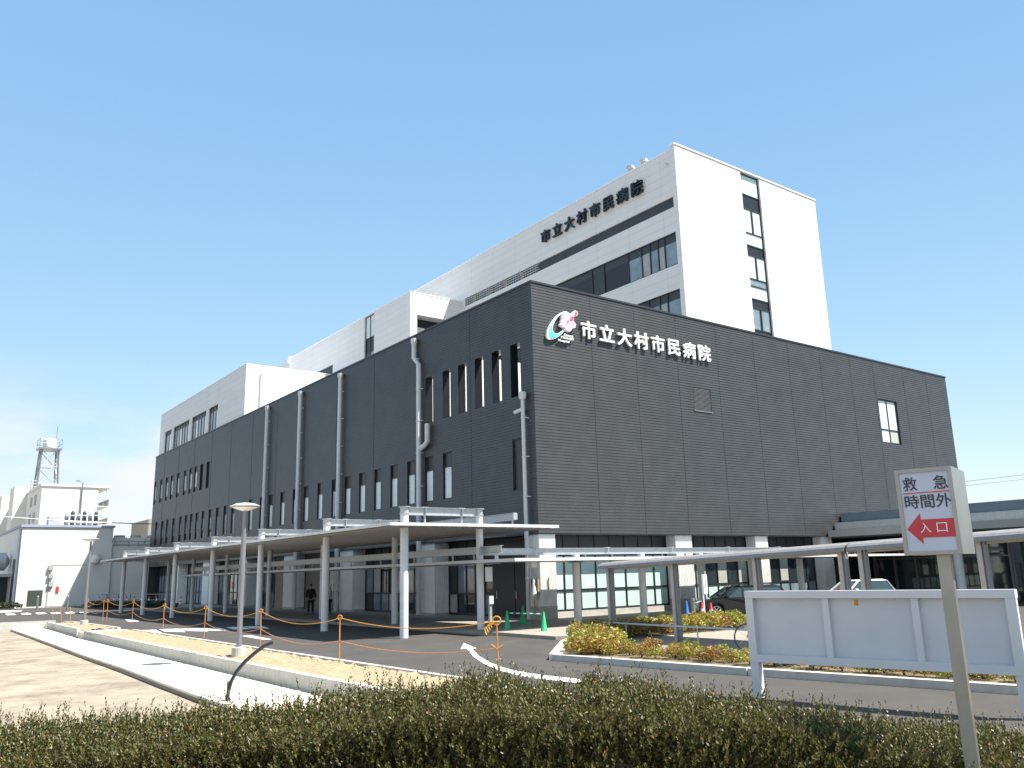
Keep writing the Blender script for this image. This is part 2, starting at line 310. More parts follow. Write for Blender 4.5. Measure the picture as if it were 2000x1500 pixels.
for i in range(len(Lf)-1): ar.quad(*[tuple(az(*q, .004)) for q in (Lf[i], Lf[i+1], Rt[i+1], Rt[i])])
ar.add([tuple(az(*q, .0045)) for q in ((906, 1256), (899.5, 1267.5), (915, 1266.8), (931, 1266.3))], [(0, 1, 2, 3)])
struct(ar.build('road_marking', 'mark'))
# stones lying on the dirt lot (nobody could count them)
vs = []; fs = []; gm = MB()
for i in range(2600):
    t = random.random(); y = 6+62*t**1.6; x = random.uniform(-14, 5.2) if random.random() < .7 else random.uniform(3.5, 6.0)*(1-.0)
    if x > 4.9+y*.027: x = 4.8+y*.02
    r = random.choice((.010, .013, .018, .028))*(1+y*.02); a = random.random()*6.28; h = r*random.uniform(.4, .8)
    p = [(x+r*math.cos(a+k*1.257)*random.uniform(.7, 1.1), y+r*math.sin(a+k*1.257)*random.uniform(.7, 1.1), -.305) for k in range(5)]
    gm.add(p+[(x+r*.2, y, -.3+h)], [(k, (k+1) % 5, 5) for k in range(5)])
o = gm.build('gravel', 'stone'); o['kind'] = 'stuff'; o['label'] = 'loose pale stones scattered over the dry dirt lot'
# low mounds and wheel ruts of the dirt lot
mb = MB(); nx, ny = 90, 120; vs = []; fs = []
from mathutils import noise as mn
for j in range(ny+1):
    for i in range(nx+1):
        y = 5+60*(j/ny)**1.4; x = -22+(27.4+y*.03)*i/nx
        ed = min(1, (nx-i)/6, i/6, j/4, (ny-j)/4); h = mn.noise((x*.35, y*.22, 3))*.10+mn.noise((x*1.3, y*.8, 8))*.05+mn.noise((x*5, y*3, 1))*.02
        vs.append((x, y, -.27+max(-.02, h)*ed*.9 if ed > 0 else -.31))
for j in range(ny):
    for i in range(nx): a = j*(nx+1)+i; fs.append((a, a+1, a+nx+2, a+nx+1))
mb.add(vs, fs); struct(mb.build('terrain', 'dirt', smooth=True))
# ------------------------------------------------------------------ the hospital
X0, X1, Y0, Y1, ZB, ZT = 24.64, 65.7, 31.1, 101.6, 4.05, 16.35
H = thing('hospital_building', 'large dark grey and white panelled hospital with a tall white ward tower behind', 'building', (X0, Y0, 0))
PIT = .15; courses = [ZB+PIT*i for i in range(83)]; courses[-1] = ZT
sn = lambda z: ZB+PIT*round((z-ZB)/PIT)
slots = [(y, y+.82, sn(10.87), sn(13.5)) for y in (32.12, 33.74, 35.33, 36.96, 38.57, 40.44)]
r1 = [(y, y+.92, sn(10.9), sn(13.48)) for y in (100.5, 98.0, 95.7, 93.75, 91.4, 88.9, 86.95, 85.25, 83.35, 81.35)]
r2 = [(y, y+.86, sn(6.27), sn(8.86)) for y in (98.95, 96.5, 94.55, 92.15, 89.65, 87.65, 85.9, 84.05, 82.1, 79.95, 77.85, 75.7, 73.6, 69.2, 66.65, 64.7, 62.25, 59.8, 57.75, 55.32, 52.95, 50.92, 48.8, 46.68, 44.58, 42.52, 40.48, 38.55)]
dk = [(32.15, 32.95, sn(6.2), sn(8.77))]
mb = MB(); wall(mb, 'x', X0, Y0, Y1, courses, slots+r1+r2+dk, -1, .015, .46, 2)
mb.cm = 1
for y in (36.6, 42.15, 47.7, 53.3, 58.8, 64.3, 69.9, 75.4, 80.9, 86.5, 92, 97.5): pbox(mb, 'x', X0, -1, y-.007, y+.007, ZB, ZT-.05, -.01, .0165)
mb.build('side_wall', ['clad', 'joint', 'black'], H)
rw = [(55.5, 57.95, sn(10.45), sn(13.6))]; vt = [(36.12, 37.58, sn(11.0), sn(12.35))]
mb = MB(); wall(mb, 'y', Y0, X0, X1, courses, rw+vt, -1, .014, .2); mb.cm = 1
for x in (28.53, 31.72, 34.98, 38.43, 41.9, 45.4, 48.9, 52.4, 55.9-.6, 59.3, 62.6): pbox(mb, 'y', Y0, -1, x-.007, x+.007, ZB, ZT-.05, -.01, .0165)
mb.build('front_wall', ['clad', 'joint'], H)
mb = MB()   # coping, soffit, far sides, corner strip
mb.box(X0-.05, X1+.05, Y0-.05, Y0+.35, ZT, ZT+.10); mb.box(X0-.05, X0+.35, Y0+.35, Y1, ZT, ZT+.10)
mb.box(X0, X1, Y0+.003, 33.0, ZB-.06, ZB-.002); mb.box(X0+.003, 27, 33.0, Y1, ZB-.06, ZB-.002)
mb.box(X1-.02, X1, Y0+.01, 90, .1, ZT); mb.box(X0+.01, X1, Y1-.02, Y1, .1, ZT); mb.box(X0-.026, X0-.001, Y0-.026, Y0+.03, ZB, ZT); mb.build('trim', 'trimd', H)
mb = MB(); mb.box(38.2, X1-.1, Y0+.4, Y1-.1, 15.9, 16.1); mb.box(25.2, 38.2, 44.2, Y1-.1, 15.9, 16.1); mb.box(25.15, 38.2, 31.6, 44.2, 10.3, 10.5); mb.build('roof', 'fars', H)
mb = MB(); mb.box(25.1, 38.2, 44.0, 44.15, 10.5, 16.2); mb.box(38.2, 38.3, 31.6, 44.2, 10.5, 16.1); mb.build('terrace_wall', 'white', H)
mb = MB(); mb.box(25.08, 38.2, 31.5, 31.56, 10.5, 16.3); mb.box(25.11, 25.13, 41.4, 43.9, 10.5, 16.3); mb.build('parapet', 'trimd', H)
for a, b, z0, z1 in r1[:8]: window(H, 'x', X0, -1, a, b, z0, z1, (), (z0+.45, z1-.55), [['black'], ['blind'], ['black']], .07)
for a, b, z0, z1 in r1[8:]: window(H, 'x', X0, -1, a, b, z0, z1, (), (), [['black']], .12)
for i, (a, b, z0, z1) in enumerate(r2):
    if i < 10: window(H, 'x', X0, -1, a, b, z0, z1, (), (z0+.7, z1-.75), [['glass'], ['tealg'], ['black']], .07)
    else: window(H, 'x', X0, -1, a, b, z0, z1, (), (z1-.8,), [['blind' if i > 12 else 'tealg'], ['black']], .08)
window(H, 'x', X0, -1, *dk[0], (), (), [['black']], .06)
a, b, z0, z1 = rw[0]; window(H, 'y', Y0, -1, a, b, z0, z1, ((a+b)/2,), (z0+.98,), [['blind', 'curtain'], ['blind', 'blind']], .1, .09)
v = MB(); a, b, z0, z1 = vt[0]
for i in range(18): zz = z0+.04+i*(z1-z0-.06)/18; v.quad((a, Y0-.01, zz), (b, Y0-.01, zz), (b, Y0+.06, zz+.055), (a, Y0+.06, zz+.055))
v.box(a, b, Y0+.06, Y0+.08, z0, z1); v.box(a-.03, b+.03, Y0-.05, Y0-.012, z0-.05, z0); v.build('vent', 'lampg', H)
# rainwater pipes on the side wall
def pipe(paths, r=.145):
    mb = MB()
    for p in paths: mb.tube([(X0-.22, y, z) for y, z in p], r, 12)
    p = paths[0]; zt, zb = p[0][1], p[-1][1]
    mb.lathe((X0-.22, p[0][0], zt-.25), [(.16, 0), (.2, .12), (.2, .34), (.15, .36)], 12)
    z = zt-1.2
    while z > 1:
        y = np.interp(-z, [-q[1] for q in p], [q[0] for q in p]); mb.box(X0-.2, X0+.01, y-.17, y-.12, z, z+.05); mb.lathe((X0-.22, y, z), [(r+.02, 0), (r+.02, .06)], 12); z -= 1.9
    mb.build('rainwater_pipe', 'pipe', H, smooth=True)
pipe([[(52.35, 15.95), (52.35, .15)]]); pipe([[(59.3, 16.0), (59.3, .15)]]); pipe([[(66.1, 16.05), (66.1, .15)]])
pipe([[(42.25, 16.0), (42.25, 14.9), (41.7, 14.4), (41.7, .15)], [(40.75, 10.7), (40.75, 9.7), (41.0, 9.5), (41.7, 9.35)]])
pipe([[(31.75, 10.75), (31.75, .15)], [(32.4, 9.95), (31.8, 10.0)]], .10)
# ground floor: ribbed pillars, glazing
def ribbed(x0, x1, y0, y1, name='pillar', zb=.12, bh=.6):
    zb = zb+bh-.72; mb = MB(); mb.box(x0+.02, x1-.02, y0+.02, y1-.02, zb+.72, ZB-.06); n = int((x1-x0)/.11); d = (x1-x0)/n
    for i in range(n): mb.prism([(x0+d*i+.012, y0+.021), (x0+d*i+.03, y0), (x0+d*(i+1)-.03, y0), (x0+d*(i+1)-.012, y0+.021)], zb+.72, ZB-.06)
    n = max(1, int((y1-y0)/.11)); d = (y1-y0)/n
    for i in range(n): mb.prism([(x0+.021, y0+d*i+.012), (x0, y0+d*i+.03), (x0, y0+d*(i+1)-.03), (x0+.021, y0+d*(i+1)-.012)], zb+.72, ZB-.06)
    o = mb.build(name, 'ribw', H); b = MB(); b.box(x0+.01, x1-.01, y0+.01, y1-.01, 0, zb+.718); b.build('pillar_base', 'kerb', o)
ribbed(24.72, 25.72, 31.2, 32.1); ribbed(34.0, 35.3, 31.25, 32.3); ribbed(40.7, 41.85, 31.25, 32.3); ribbed(47.3, 48.4, 31.3, 32.3)
SY = [(40.6, 42.35), (50.7, 52.6), (60.5, 62.3), (70.4, 72.2), (80.3, 82.1), (90.2, 92.0)]
for a, b in SY: ribbed(24.75, 25.7, a, b, bh=.12)
def bay(axis, c, out, u0, u1, z0, z1, step, tz, pn, band=3.05, bandm='trimd', dz=.07, sill=True):
    n = max(1, round((u1-u0)/step)); cols = [u0+(u1-u0)*i/n for i in range(1, n)]; f = MB(); fw = dz
    for x in [u0+.04]+cols+[u1-.04]: pbox(f, axis, c, out, x-fw/2, x+fw/2, z0, z1, -.05, .06)
    for z in (z0+.05, tz, band): pbox(f, axis, c, out, u0, u1, z-.05, z+.05, -.045, .055)
    o = f.build('window', 'frame', H); us = [u0]+cols+[u1]; by = {}
    for i in range(n):
        for (a, b, k) in ((z0, tz, 1), (tz, band, 0)):
            m = pn(i, k); pbox(by.setdefault(m, MB()), axis, c, out, us[i]+.005, us[i+1]-.005, a+.004, b-.004, -.02, .01)
        pbox(by.setdefault(bandm, MB()), axis, c, out, us[i]+.005, us[i+1]-.005, band+.004, z1, -.02, .02)
    for m, q in by.items(): q.build('panel' if m in ('trimd', 'brown', 'black') else 'pane', m, o)
GY = 32.0
bay('y', GY, -1, 25.8, 34.0, .40, ZB-.06, 1.03, 1.38, lambda i, k: 'frost')
bay('y', GY, -1, 35.35, 40.7, .40, ZB-.06, .9, 1.38, lambda i, k: 'frost' if k or i == 0 else ('curtain' if i % 2 else 'glass'))
bay('y', GY, -1, 41.9, 47.3, .40, ZB-.06, .9, 1.38, lambda i, k: 'tealg' if k else ('curtain' if i in (0, 2) else 'glass'))
bay('y', GY, -1, 48.4, 65.6, .15, ZB-.06, 1.8, 2.4, lambda i, k: 'glass')
mb = MB(); mb.box(25.6, 48.4, GY-.1, GY+.1, .0, .40); mb.build('plinth', 'kerb', H)
GX = 25.75
def mixp(i, k): return ('glass', 'tealg', 'glass', 'curtain', 'tealg')[(i*3+k) % 5]
bay('x', GX, -1, 36.3, 40.6, .15, ZB-.06, .85, 1.25, mixp); bay('x', GX, -1, 42.35, 50.7, .15, ZB-.06, 1.05, 1.25, mixp)
bay('x', GX, -1, 54.6, 57.2, .15, ZB-.06, .85, 1.25, mixp); bay('x', GX, -1, 62.3, 63.6, .15, ZB-.06, .85, 1.25, mixp); bay('x', GX, -1, 66.5, 70.4, .15, ZB-.06, .85, 1.25, mixp)
bay('x', GX, -1, 72.2, 80.3, .15, ZB-.06, 1.0, 1.25, mixp); bay('x', GX, -1, 82.1, 90.2, .15, ZB-.06, 1.0, 1.25, lambda i, k: 'tealg'); bay('x', GX, -1, 92.0, 101, .15, ZB-.06, 1.0, 1.25, lambda i, k: 'tealg')
for a, b in ((52.6, 54.6), (57.2, 60.5), (63.6, 66.5)): mb = MB(); mb.box(GX, GX+.1, a, b, .1, ZB-.06); mb.build('infill_wall', 'brown', H)
mb = MB(); mb.box(GX-.1, GX, 32.1, 36.3, .1, ZB-.06); mb.build('infill_wall', 'trimd', H)
for y0, y1, dark in ((32.7, 34.3, 1), (34.35, 35.95, 1)):
    mb = MB(); mb.box(GX-.16, GX-.1, y0, y1, .13, 3.0); d = mb.build('door', 'black', H); h = MB(); h.tube([(GX-.2, y1-.12, 1.0), (GX-.2, y1-.12, 1.35)], .018, 6); h.build('handle', 'chrome', d)
mb = MB(); mb.box(GX-.17, GX-.161, 33.0, 33.45, 1.95, 2.08); mb.build('door_notice', 'signred', H)
mb = MB(); mb.box(25.15, 25.2, 31.0+.14, 31.18, 1.45, 2.0) ; mb.build('meter_box', 'lampg', H)
# white block on the far end
XB = 24.92
wb = [(96.8, 99.5, 16.55, 19.0), (90.1, 96.0, 16.55, 19.0), (84.4, 89.2, 16.55, 19.0), (80.7, 83.5, 16.55, 19.0)]
mb = MB(); wall(mb, 'x', XB, 73.13, Y1, [16.2, 16.55, 19.0, 21.3], wb, -1, 0, .2); wall(mb, 'y', 73.13, XB, 37, [16.1, 21.3], [], -1); mb.build('end_block_wall', 'white', H)
mb = MB(); mb.box(XB-.03, 37, 73.1, 73.4, 21.3, 21.38); mb.box(XB-.03, XB+.3, 73.4, Y1, 21.3, 21.38); mb.box(XB+.3, 37, 73.4, Y1, 21.0, 21.2); mb.build('end_block_roof', 'whitep', H)
for (a, b, z0, z1), n in zip(wb, (2, 6, 5, 3)): window(H, 'x', XB, -1, a, b, z0, z1, [a+(b-a)*i/n for i in range(1, n)], (z1-.45,), [['tealg' if i % 3 else 'blind' for i in range(n)], ['black']*n], .14, .07)
mb = MB(); mb.tube([(26.4, 72.9, 20.9), (26.4, 72.9, 16.3)], .07, 8); mb.tube([(29.6, 72.9, 17.0), (29.3, 72.0, 17.3), (28.8, 71.4, 17.3), (28.7, 71.3, 16.5)], .05, 8); mb.build('rainwater_pipe', 'pipe', H)
# middle white stair block
XM, YM = 34.51, 60.36
ms = [(66.99, 68.96, 15.8, 26.15), (75.8, 80.2, 22.0, 23.1)]
mb = MB(); wall(mb, 'x', XM, YM, 86.4, [15.8, 22.0, 23.1, 26.15, 26.22], ms, -1, 0, .25); op = [(35.2, 39.6, 16.2, 24.28)]
wall(mb, 'y', YM, XM, 40.05, [15.8, 16.2, 24.28, 26.22], op, -1, 0, 1.2); mb.build('stair_block_wall', 'white', H)
mb = MB(); mb.box(XM-.03, 40.4, YM-.03, YM+.25, 26.22, 26.30); mb.box(XM-.03, XM+.25, YM+.25, 86.4, 26.22, 26.30); mb.box(XM+.25, 40.4, YM+.25, 86.4, 25.8, 26.0); mb.build('stair_block_roof', 'whitep', H)
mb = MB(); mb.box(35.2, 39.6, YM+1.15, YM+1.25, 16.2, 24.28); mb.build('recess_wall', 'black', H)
window(H, 'y', YM, -1, 35.3, 37.9, 20.0, 23.6, (36.6,), (), [['blind', 'curtain']], 1.0, .1)
window(H, 'x', XM, -1, *ms[0], (68.0,), (22.6, 24.0), [['tealg', 'glass'], ['black', 'black'], ['blind', 'blind']], .15, .08); window(H, 'x', XM, -1, *ms[1], (), (), [['black']], .15)
mb = MB(); mb.tube([(34.6, 86.6, 21), (34.6, 86.6, 26.0)], .28, 12); mb.box(34.2, 35.2, 86.4, 86.9, 25.6, 26.3); mb.build('duct', 'whitep', H)
# white ward tower
XT, YT, XR = 40.0, 34.42, 55.82
band = [(34.85, 60.1, 25.75, 26.5)]; w1 = [(34.85, 58.0, 21.73, 24.0)]; w2 = [(34.85, 58.0, 17.75, 20.05)]
mb = MB(); wall(mb, 'x', XT, YT+.4, 112, [15.5, 17.75, 20.05, 21.73, 24.0, 25.75, 26.5, 29.85], band+w1+w2, -1, 0, .3)
strip = [(46.75, 48.9, 16.3, 30.0)]; wall(mb, 'y', YT, XT-.12, XR, [15.5, 16.3, 30.0, 30.06], strip, -1, 0, .3)
mb.box(XT-.12, XT-.001, YT+.001, YT+.4, 15.5, 30.06); mb.box(XR-.05, XR, YT+.01, 112, 15.5, 30.0); mb.build('tower_wall', 'white', H)
mb = MB(); mb.box(XT-.18, XR+.05, YT-.06, YT+.4, 30.06, 30.16); mb.box(XT-.04, XT+.3, YT+.4, 112, 29.85, 29.93); mb.box(XT+.3, XR, YT+.4, 112, 29.3, 29.5); mb.build('tower_roof', 'whitep', H)
mb = MB(); mb.box(XT+.12, XT+.2, 34.85, 49.4, 25.75, 26.5); mb.build('louvre_band', 'trimd', H)
mb = MB(); mb.box(XT+.29, XT+.33, 49.4, 60.1, 25.75, 26.5); mb.build('slot_backdrop', 'porchb', H)  # blue panel added as a sky backdrop behind the open slot
mb = MB()
for k in range(3): mb.tube([(XT+.05, 49.5, 25.95+.2*k), (XT+.05, 60.0, 25.95+.2*k)], .045, 6)
for y in np.arange(49.8, 60, .33): mb.box(XT+.0, XT+.03, y, y+.04, 25.76, 26.45)
mb.build('railing', 'galv', H)
for y in (51.6, 53.9, 56.2, 58.6):
    mb = MB(); mb.lathe((XT+.12, y, 25.76), [(.16, 0), (.16, .6), (.1, .68)], 10); mb.tube([(XT+.1, y+.3, 25.8), (XT+.1, y+.3, 26.3), (XT+.1, y+.6, 26.35)], .05, 6); mb.build('valve', 'wood', H)
def band_windows(z0, z1, L):
    f = MB(); pbox(f, 'x', XT, -1, 34.85, 58, z0, z0+.06, -.2, -.05); pbox(f, 'x', XT, -1, 34.85, 58, z1-.06, z1, -.2, -.05); us = [l[0] for l in L]+[58]
    for u in us[:-1]: pbox(f, 'x', XT, -1, u-.04, u+.04, z0, z1, -.2, -.06)
    o = f.build('window', 'frame', H); by = {}
    zz = z1-.62
    for (u, m), u1 in zip(L, us[1:]): pbox(by.setdefault(m, MB()), 'x', XT, -1, u+.01, u1-.01, z0+.03, zz, -.22, -.13)
    pbox(by.setdefault('trimd', MB()), 'x', XT, -1, 34.86, 57.99, zz, z1-.01, -.22, -.12)
    for m, q in by.items(): q.build('panel' if m in ('black', 'trimd', 'fars') else 'pane', m, o)
band_windows(21.73, 24.0, [(34.85, 'tealg'), (36.05, 'fars'), (36.65, 'tealg'), (37.4, 'fars'), (38.2, 'tealg'), (39.5, 'black'), (42.0, 'trimd'), (43.3, 'black')])
band_windows(17.75, 20.05, [(34.85, 'tealg'), (36.1, 'fars'), (36.8, 'tealg'), (37.8, 'black'), (39.4, 'black')])
a, b, z0, z1 = strip[0]; zr = [18.26, 19.85, 20.5, 21.45, 22.0, 23.75, 24.5, 25.45, 27.3, 28.4]
window(H, 'y', YT, -1, a, b, z0, z1, (), zr, [['black'], ['tealg'], ['black'], ['blind'], ['tealg'], ['blind'], ['black'], ['frost'], ['blind'], ['black'], ['frost']], .16, .09)
mb = MB(); pbox(mb, 'y', YT, -1, 47.77, 47.88, 18.3, 19.8, -.19, -.10); pbox(mb, 'y', YT, -1, 47.77, 47.88, 22.05, 23.7, -.19, -.10); pbox(mb, 'y', YT, -1, 47.77, 47.88, 25.5, 27.25, -.19, -.10); mb.build('mullion', 'frame', H)
for y in (37.3, 38.9):
    mb = MB(); p = ax_(1232 if y > 38 else 1258, 333 if y > 38 else 320, 41.0); mb.lathe((41.0, p[1], 29.4), [(.22, 0), (.22, p[2]-29.3), (.3, p[2]-29.3), (.3, p[2]-29.1), (.05, p[2]-29.05)], 12); mb.build('vent', 'fars', H)
mb = MB(); mb.tube([(XT-.25, 35.2, 28.95), (XT+.02, 35.2, 28.95)], .06, 8); mb.build('overflow_pipe', 'pipe', H)
# entrance porch on the right
PR = thing('entrance_porch', 'wide flat grey porch with a blue grey parapet over the main entrance', 'porch', (48, 31, 0))
mb = MB(); mb.box(47.6, 70, 8, 31.0, 3.95, 4.36); mb.build('fascia', 'porch', PR); mb = MB(); mb.box(48.4, 70, 8.8, 31.0, 4.37, 4.85); mb.build('roof', 'galv', PR); mb = MB(); mb.box(49.2, 69, 9.6, 31.0, 4.86, 5.45); mb.build('parapet', 'porchb', PR)
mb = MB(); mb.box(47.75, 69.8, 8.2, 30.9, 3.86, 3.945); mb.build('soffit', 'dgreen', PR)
for x, y in ((49.2, 10.4), (49.2, 17), (49.2, 24), (58, 10.4), (66, 10.4)):
    mb = MB(); mb.tube([(x, y, 0), (x, y, 3.9)], .26, 16); mb.build('column', 'offw', PR, smooth=True)
mb = MB(); mb.box(52.4, 68, 22.5, 30.9, 0, 3.86); o = mb.build('vestibule', 'cglass', PR); mb = MB()
for y in np.arange(22.5, 31, 1.4): mb.box(52.3, 52.4, y, y+.12, 0, 3.85)
for x in np.arange(52.4, 68, 1.6): mb.box(x, x+.1, 22.4, 22.5, 0, 3.85)
mb.box(52.33, 52.4, 22.5, 30.9, 2.5, 2.6); mb.build('mullion', 'lampg', o)
# ------------------------------------------------------------------ lettering on the hospital
def text_mesh(s, m, parent=None, name='lettering', ex=.06, off=.0, bev=0, sp=1.0, fit=None, place=None, align='LEFT'):
    c = bpy.data.curves.new(name, 'FONT'); c.body = s; c.extrude = ex; c.offset = off; c.bevel_depth = bev; c.space_character = sp; c.resolution_u = 4; c.align_x = align
    t = bpy.data.objects.new('tmp', c); COL.objects.link(t); dg = bpy.context.evaluated_depsgraph_get(); me = bpy.data.meshes.new_from_object(t.evaluated_get(dg))
    bpy.data.objects.remove(t); bpy.data.curves.remove(c)
    n = len(me.vertices); co = np.empty(n*3); me.vertices.foreach_get('co', co); co = co.reshape(-1, 3)
    lo, hi = co.min(0), co.max(0); W, Hh = fit
    co[:, 0] = (co[:, 0]-lo[0])/(hi[0]-lo[0])*W; co[:, 1] = (co[:, 1]-lo[1])/(hi[1]-lo[1])*Hh
    org, ux, uy, un = [np.array(k, float) for k in place]
    P = org+co[:, :1]*ux+co[:, 1:2]*uy+co[:, 2:3]*un
    if parent is not None: P = P-np.array(wloc(parent))
    me.vertices.foreach_set('co', P.ravel()); me.materials.clear(); me.materials.append(M[m]); me.update()
    o = bpy.data.objects.new(name, me); COL.objects.link(o)
    if parent is not None: o.parent = parent
    return o
NAME = '市立大村市民病院'
o = text_mesh(NAME, 'letw', ex=.05, off=.015, sp=1.32, fit=(9.95, .98), place=((27.75, Y0-.11, 13.9), (1, 0, 0), (0, 0, 1), (0, -1, 0)), name='wall_sign'); tag(o, 'white raised characters on the dark front wall', 'wall sign')
o = text_mesh(NAME, 'letd', ex=.09, off=.017, sp=1.45, fit=(11.3, 1.08), place=((XT-.16, 48.75, 27.78), (0, -1, 0), (0, 0, 1), (-1, 0, 0)), name='wall_sign'); tag(o, 'dark raised characters high on the white tower', 'wall sign')
EM = thing('emblem', 'emblem of a blue crescent and pink blossom on the dark front wall', 'emblem', (26.5, Y0-.1, 13.2))
def shape(pts, d0, d1, m, name):
    P = [ay(1050+x/15, 590+y/15, Y0-.2) for x, y in pts]; k = len(P); mb = MB()
    vs = [(p[0], Y0-d0, p[2]) for p in P]+[(p[0], Y0-d1, p[2]) for p in P]
    bm = bmesh.new(); a = [bm.verts.new(v) for v in vs]; f = bm.faces.new(a[k:]); g_ = bm.faces.new(a[:k][::-1])
    for i in range(k): bm.faces.new((a[i], a[(i+1) % k], a[k+(i+1) % k], a[k+i]))
    bmesh.ops.recalc_face_normals(bm, faces=bm.faces); bmesh.ops.triangulate(bm, faces=[f, g_]); me = bpy.data.meshes.new(name); bm.to_mesh(me); bm.free()
    me.transform(Matrix.Translation(-wloc(EM))); me.materials.append(M[m]); o = bpy.data.objects.new(name, me); COL.objects.link(o); o.parent = EM; return o
shape([(950, 345), (900, 285), (820, 262), (740, 285), (640, 345), (540, 440), (430, 590), (350, 720), (300, 850), (285, 960), (300, 1040), (360, 1085), (440, 1088), (540, 1060), (650, 990), (740, 910), (830, 810), (800, 770), (740, 830), (660, 890), (570, 920), (510, 905), (465, 840), (455, 740), (480, 650), (530, 550), (600, 450), (660, 390), (720, 345), (800, 310), (870, 325), (920, 355)], .03, .16, 'letw', 'crescent_backing')
shape([(690, 365), (620, 400), (520, 500), (440, 620), (380, 740), (345, 880), (345, 980), (380, 1040), (430, 1062), (500, 1048), (600, 1000), (700, 910), (800, 812), (785, 800), (700, 880), (580, 940), (500, 920), (447, 850), (432, 750), (456, 650), (510, 540), (590, 440)], .162, .18, 'skyb', 'crescent')
PK = [(725, 340), (790, 352), (850, 368), (905, 360), (960, 358), (985, 385), (995, 425), (1040, 430), (1062, 500), (1045, 560), (1085, 610), (1115, 660), (1088, 700), (1095, 740), (1050, 755), (1010, 775), (960, 840), (920, 865), (890, 842), (850, 842), (800, 760), (720, 710), (660, 655), (698, 600), (690, 560), (720, 500), (708, 440), (728, 395)]
cx, cy = 870, 600; shape([(cx+(x-cx)*1.07, cy+(y-cy)*1.07) for x, y in PK], .05, .2, 'letw', 'blossom_backing'); shape(PK, .202, .22, 'pink', 'blossom')
shape([(935, 540), (945, 480), (970, 440), (1000, 425), (1010, 418), (1040, 440), (1062, 480), (1050, 520), (1020, 538)], .222, .24, 'heart', 'petal'); shape([(1085, 405), (1082, 340), (1090, 295), (1112, 270), (1128, 285), (1150, 300), (1158, 345), (1140, 380), (1112, 395)], .222, .24, 'heart', 'petal')
shape([(1015, 330), (1040, 285), (1060, 270), (1085, 262), (1108, 243), (1130, 262), (1165, 275), (1185, 330), (1165, 390), (1105, 432), (1060, 420), (1030, 375)], .05, .2, 'letw', 'petal_backing'); shape([(850, 575), (880, 545), (908, 578), (880, 615)], .222, .24, 'heart', 'blossom_centre')
for s, (x0, x1, yb, yt) in {'Omura': (780, 1045, 1000, 905), 'Municipal': (700, 1060, 1075, 985), 'Hospital': (620, 940, 1160, 1068)}.items():
    a = ay(1050+x0/15, 590+yb/15, Y0-.15); b = ay(1050+x1/15, 590+(yb+(x1-x0)*.22)/15, Y0-.15); c = ay(1050+x0/15, 590+yt/15, Y0-.15)
    text_mesh(s, 'letw', EM, ex=.03, off=.008, fit=(b[0]-a[0], (c[2]-a[2])*.95), place=((a[0], Y0-.12, a[2]), (1, 0, 0), (0, 0, 1), (0, -1, 0)))
# ------------------------------------------------------------------ big entrance canopy along the side wall
CN = thing('entrance_canopy', 'long flat steel canopy on tall white columns along the dark side wall', 'canopy', (16, 28.4, 0))
CY = [28.4, 35.4, 43.4, 51.2, 59.1, 66.8, 73.6]; CZ = 4.06
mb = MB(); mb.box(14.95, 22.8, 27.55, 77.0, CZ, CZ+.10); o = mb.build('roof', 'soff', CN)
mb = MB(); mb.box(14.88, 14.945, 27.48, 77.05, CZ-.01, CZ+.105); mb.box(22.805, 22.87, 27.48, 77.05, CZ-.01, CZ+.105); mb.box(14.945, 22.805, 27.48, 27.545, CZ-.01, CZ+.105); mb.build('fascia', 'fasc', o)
mb = MB()
for x in np.arange(15.3, 22.7, .45): mb.bar((x, 27.6, CZ-.03), (x, 77, CZ-.03), .05, .05)
mb.build('roof_ribs', 'soff', o)
for i, y in enumerate(CY):
    for x in (16.0, 19.45):
        mb = MB(); r = .158 if x < 17 else .145; mb.tube([(x, y, 0), (x, y, 4.8)], r, 20); o = mb.build('column', 'offw', CN, smooth=True)
        mb = MB(); mb.lathe((x, y, 4.55), [(r+.004, 0), (r+.03, 0), (r+.03, .03), (r+.004, .03), (r+.004, .25), (r+.07, .25), (r+.07, .275), (.05, .28)], 20); mb.lathe((x, y, 4.2), [(r+.004, 0), (r+.035, .02), (r+.035, .05), (r+.004, .06)], 20); mb.build('collar', 'galv', o)
    mb = MB(); ibeam(mb, (16.12, y, 4.66), (19.3, y, 4.66), .29, .2)
    for x in (16.9, 18.6):
        mb.box(x-.008, x+.008, y-.1, y+.1, 4.53, 4.79); mb.box(x-.03, x+.03, y-.03, y+.03, CZ+.1, 4.52)
        for k in range(4): mb.box(x-.12+k*.07, x-.08+k*.07, y-.06, y+.06, 4.805, 4.835)
    mb.build('beam', 'galv', CN)
for x in (20.9,):
    mb = MB(); ibeam(mb, (x, 27.9, 4.52), (x, 76.5, 4.52), .27, .2); mb.box(x-.1, x+.1, 27.88, 27.9, 4.39, 4.65)
    for y in np.arange(28.1, 76, 1.9): mb.box(x-.03, x+.03, y-.03, y+.03, CZ+.1, 4.385)
    mb.build('beam', 'galv', CN)
mb = MB(); ibeam(mb, (19.45, 28.7, 4.42), (19.45, 73.3, 4.42), .2, .16); mb.build('beam', 'galv', CN)
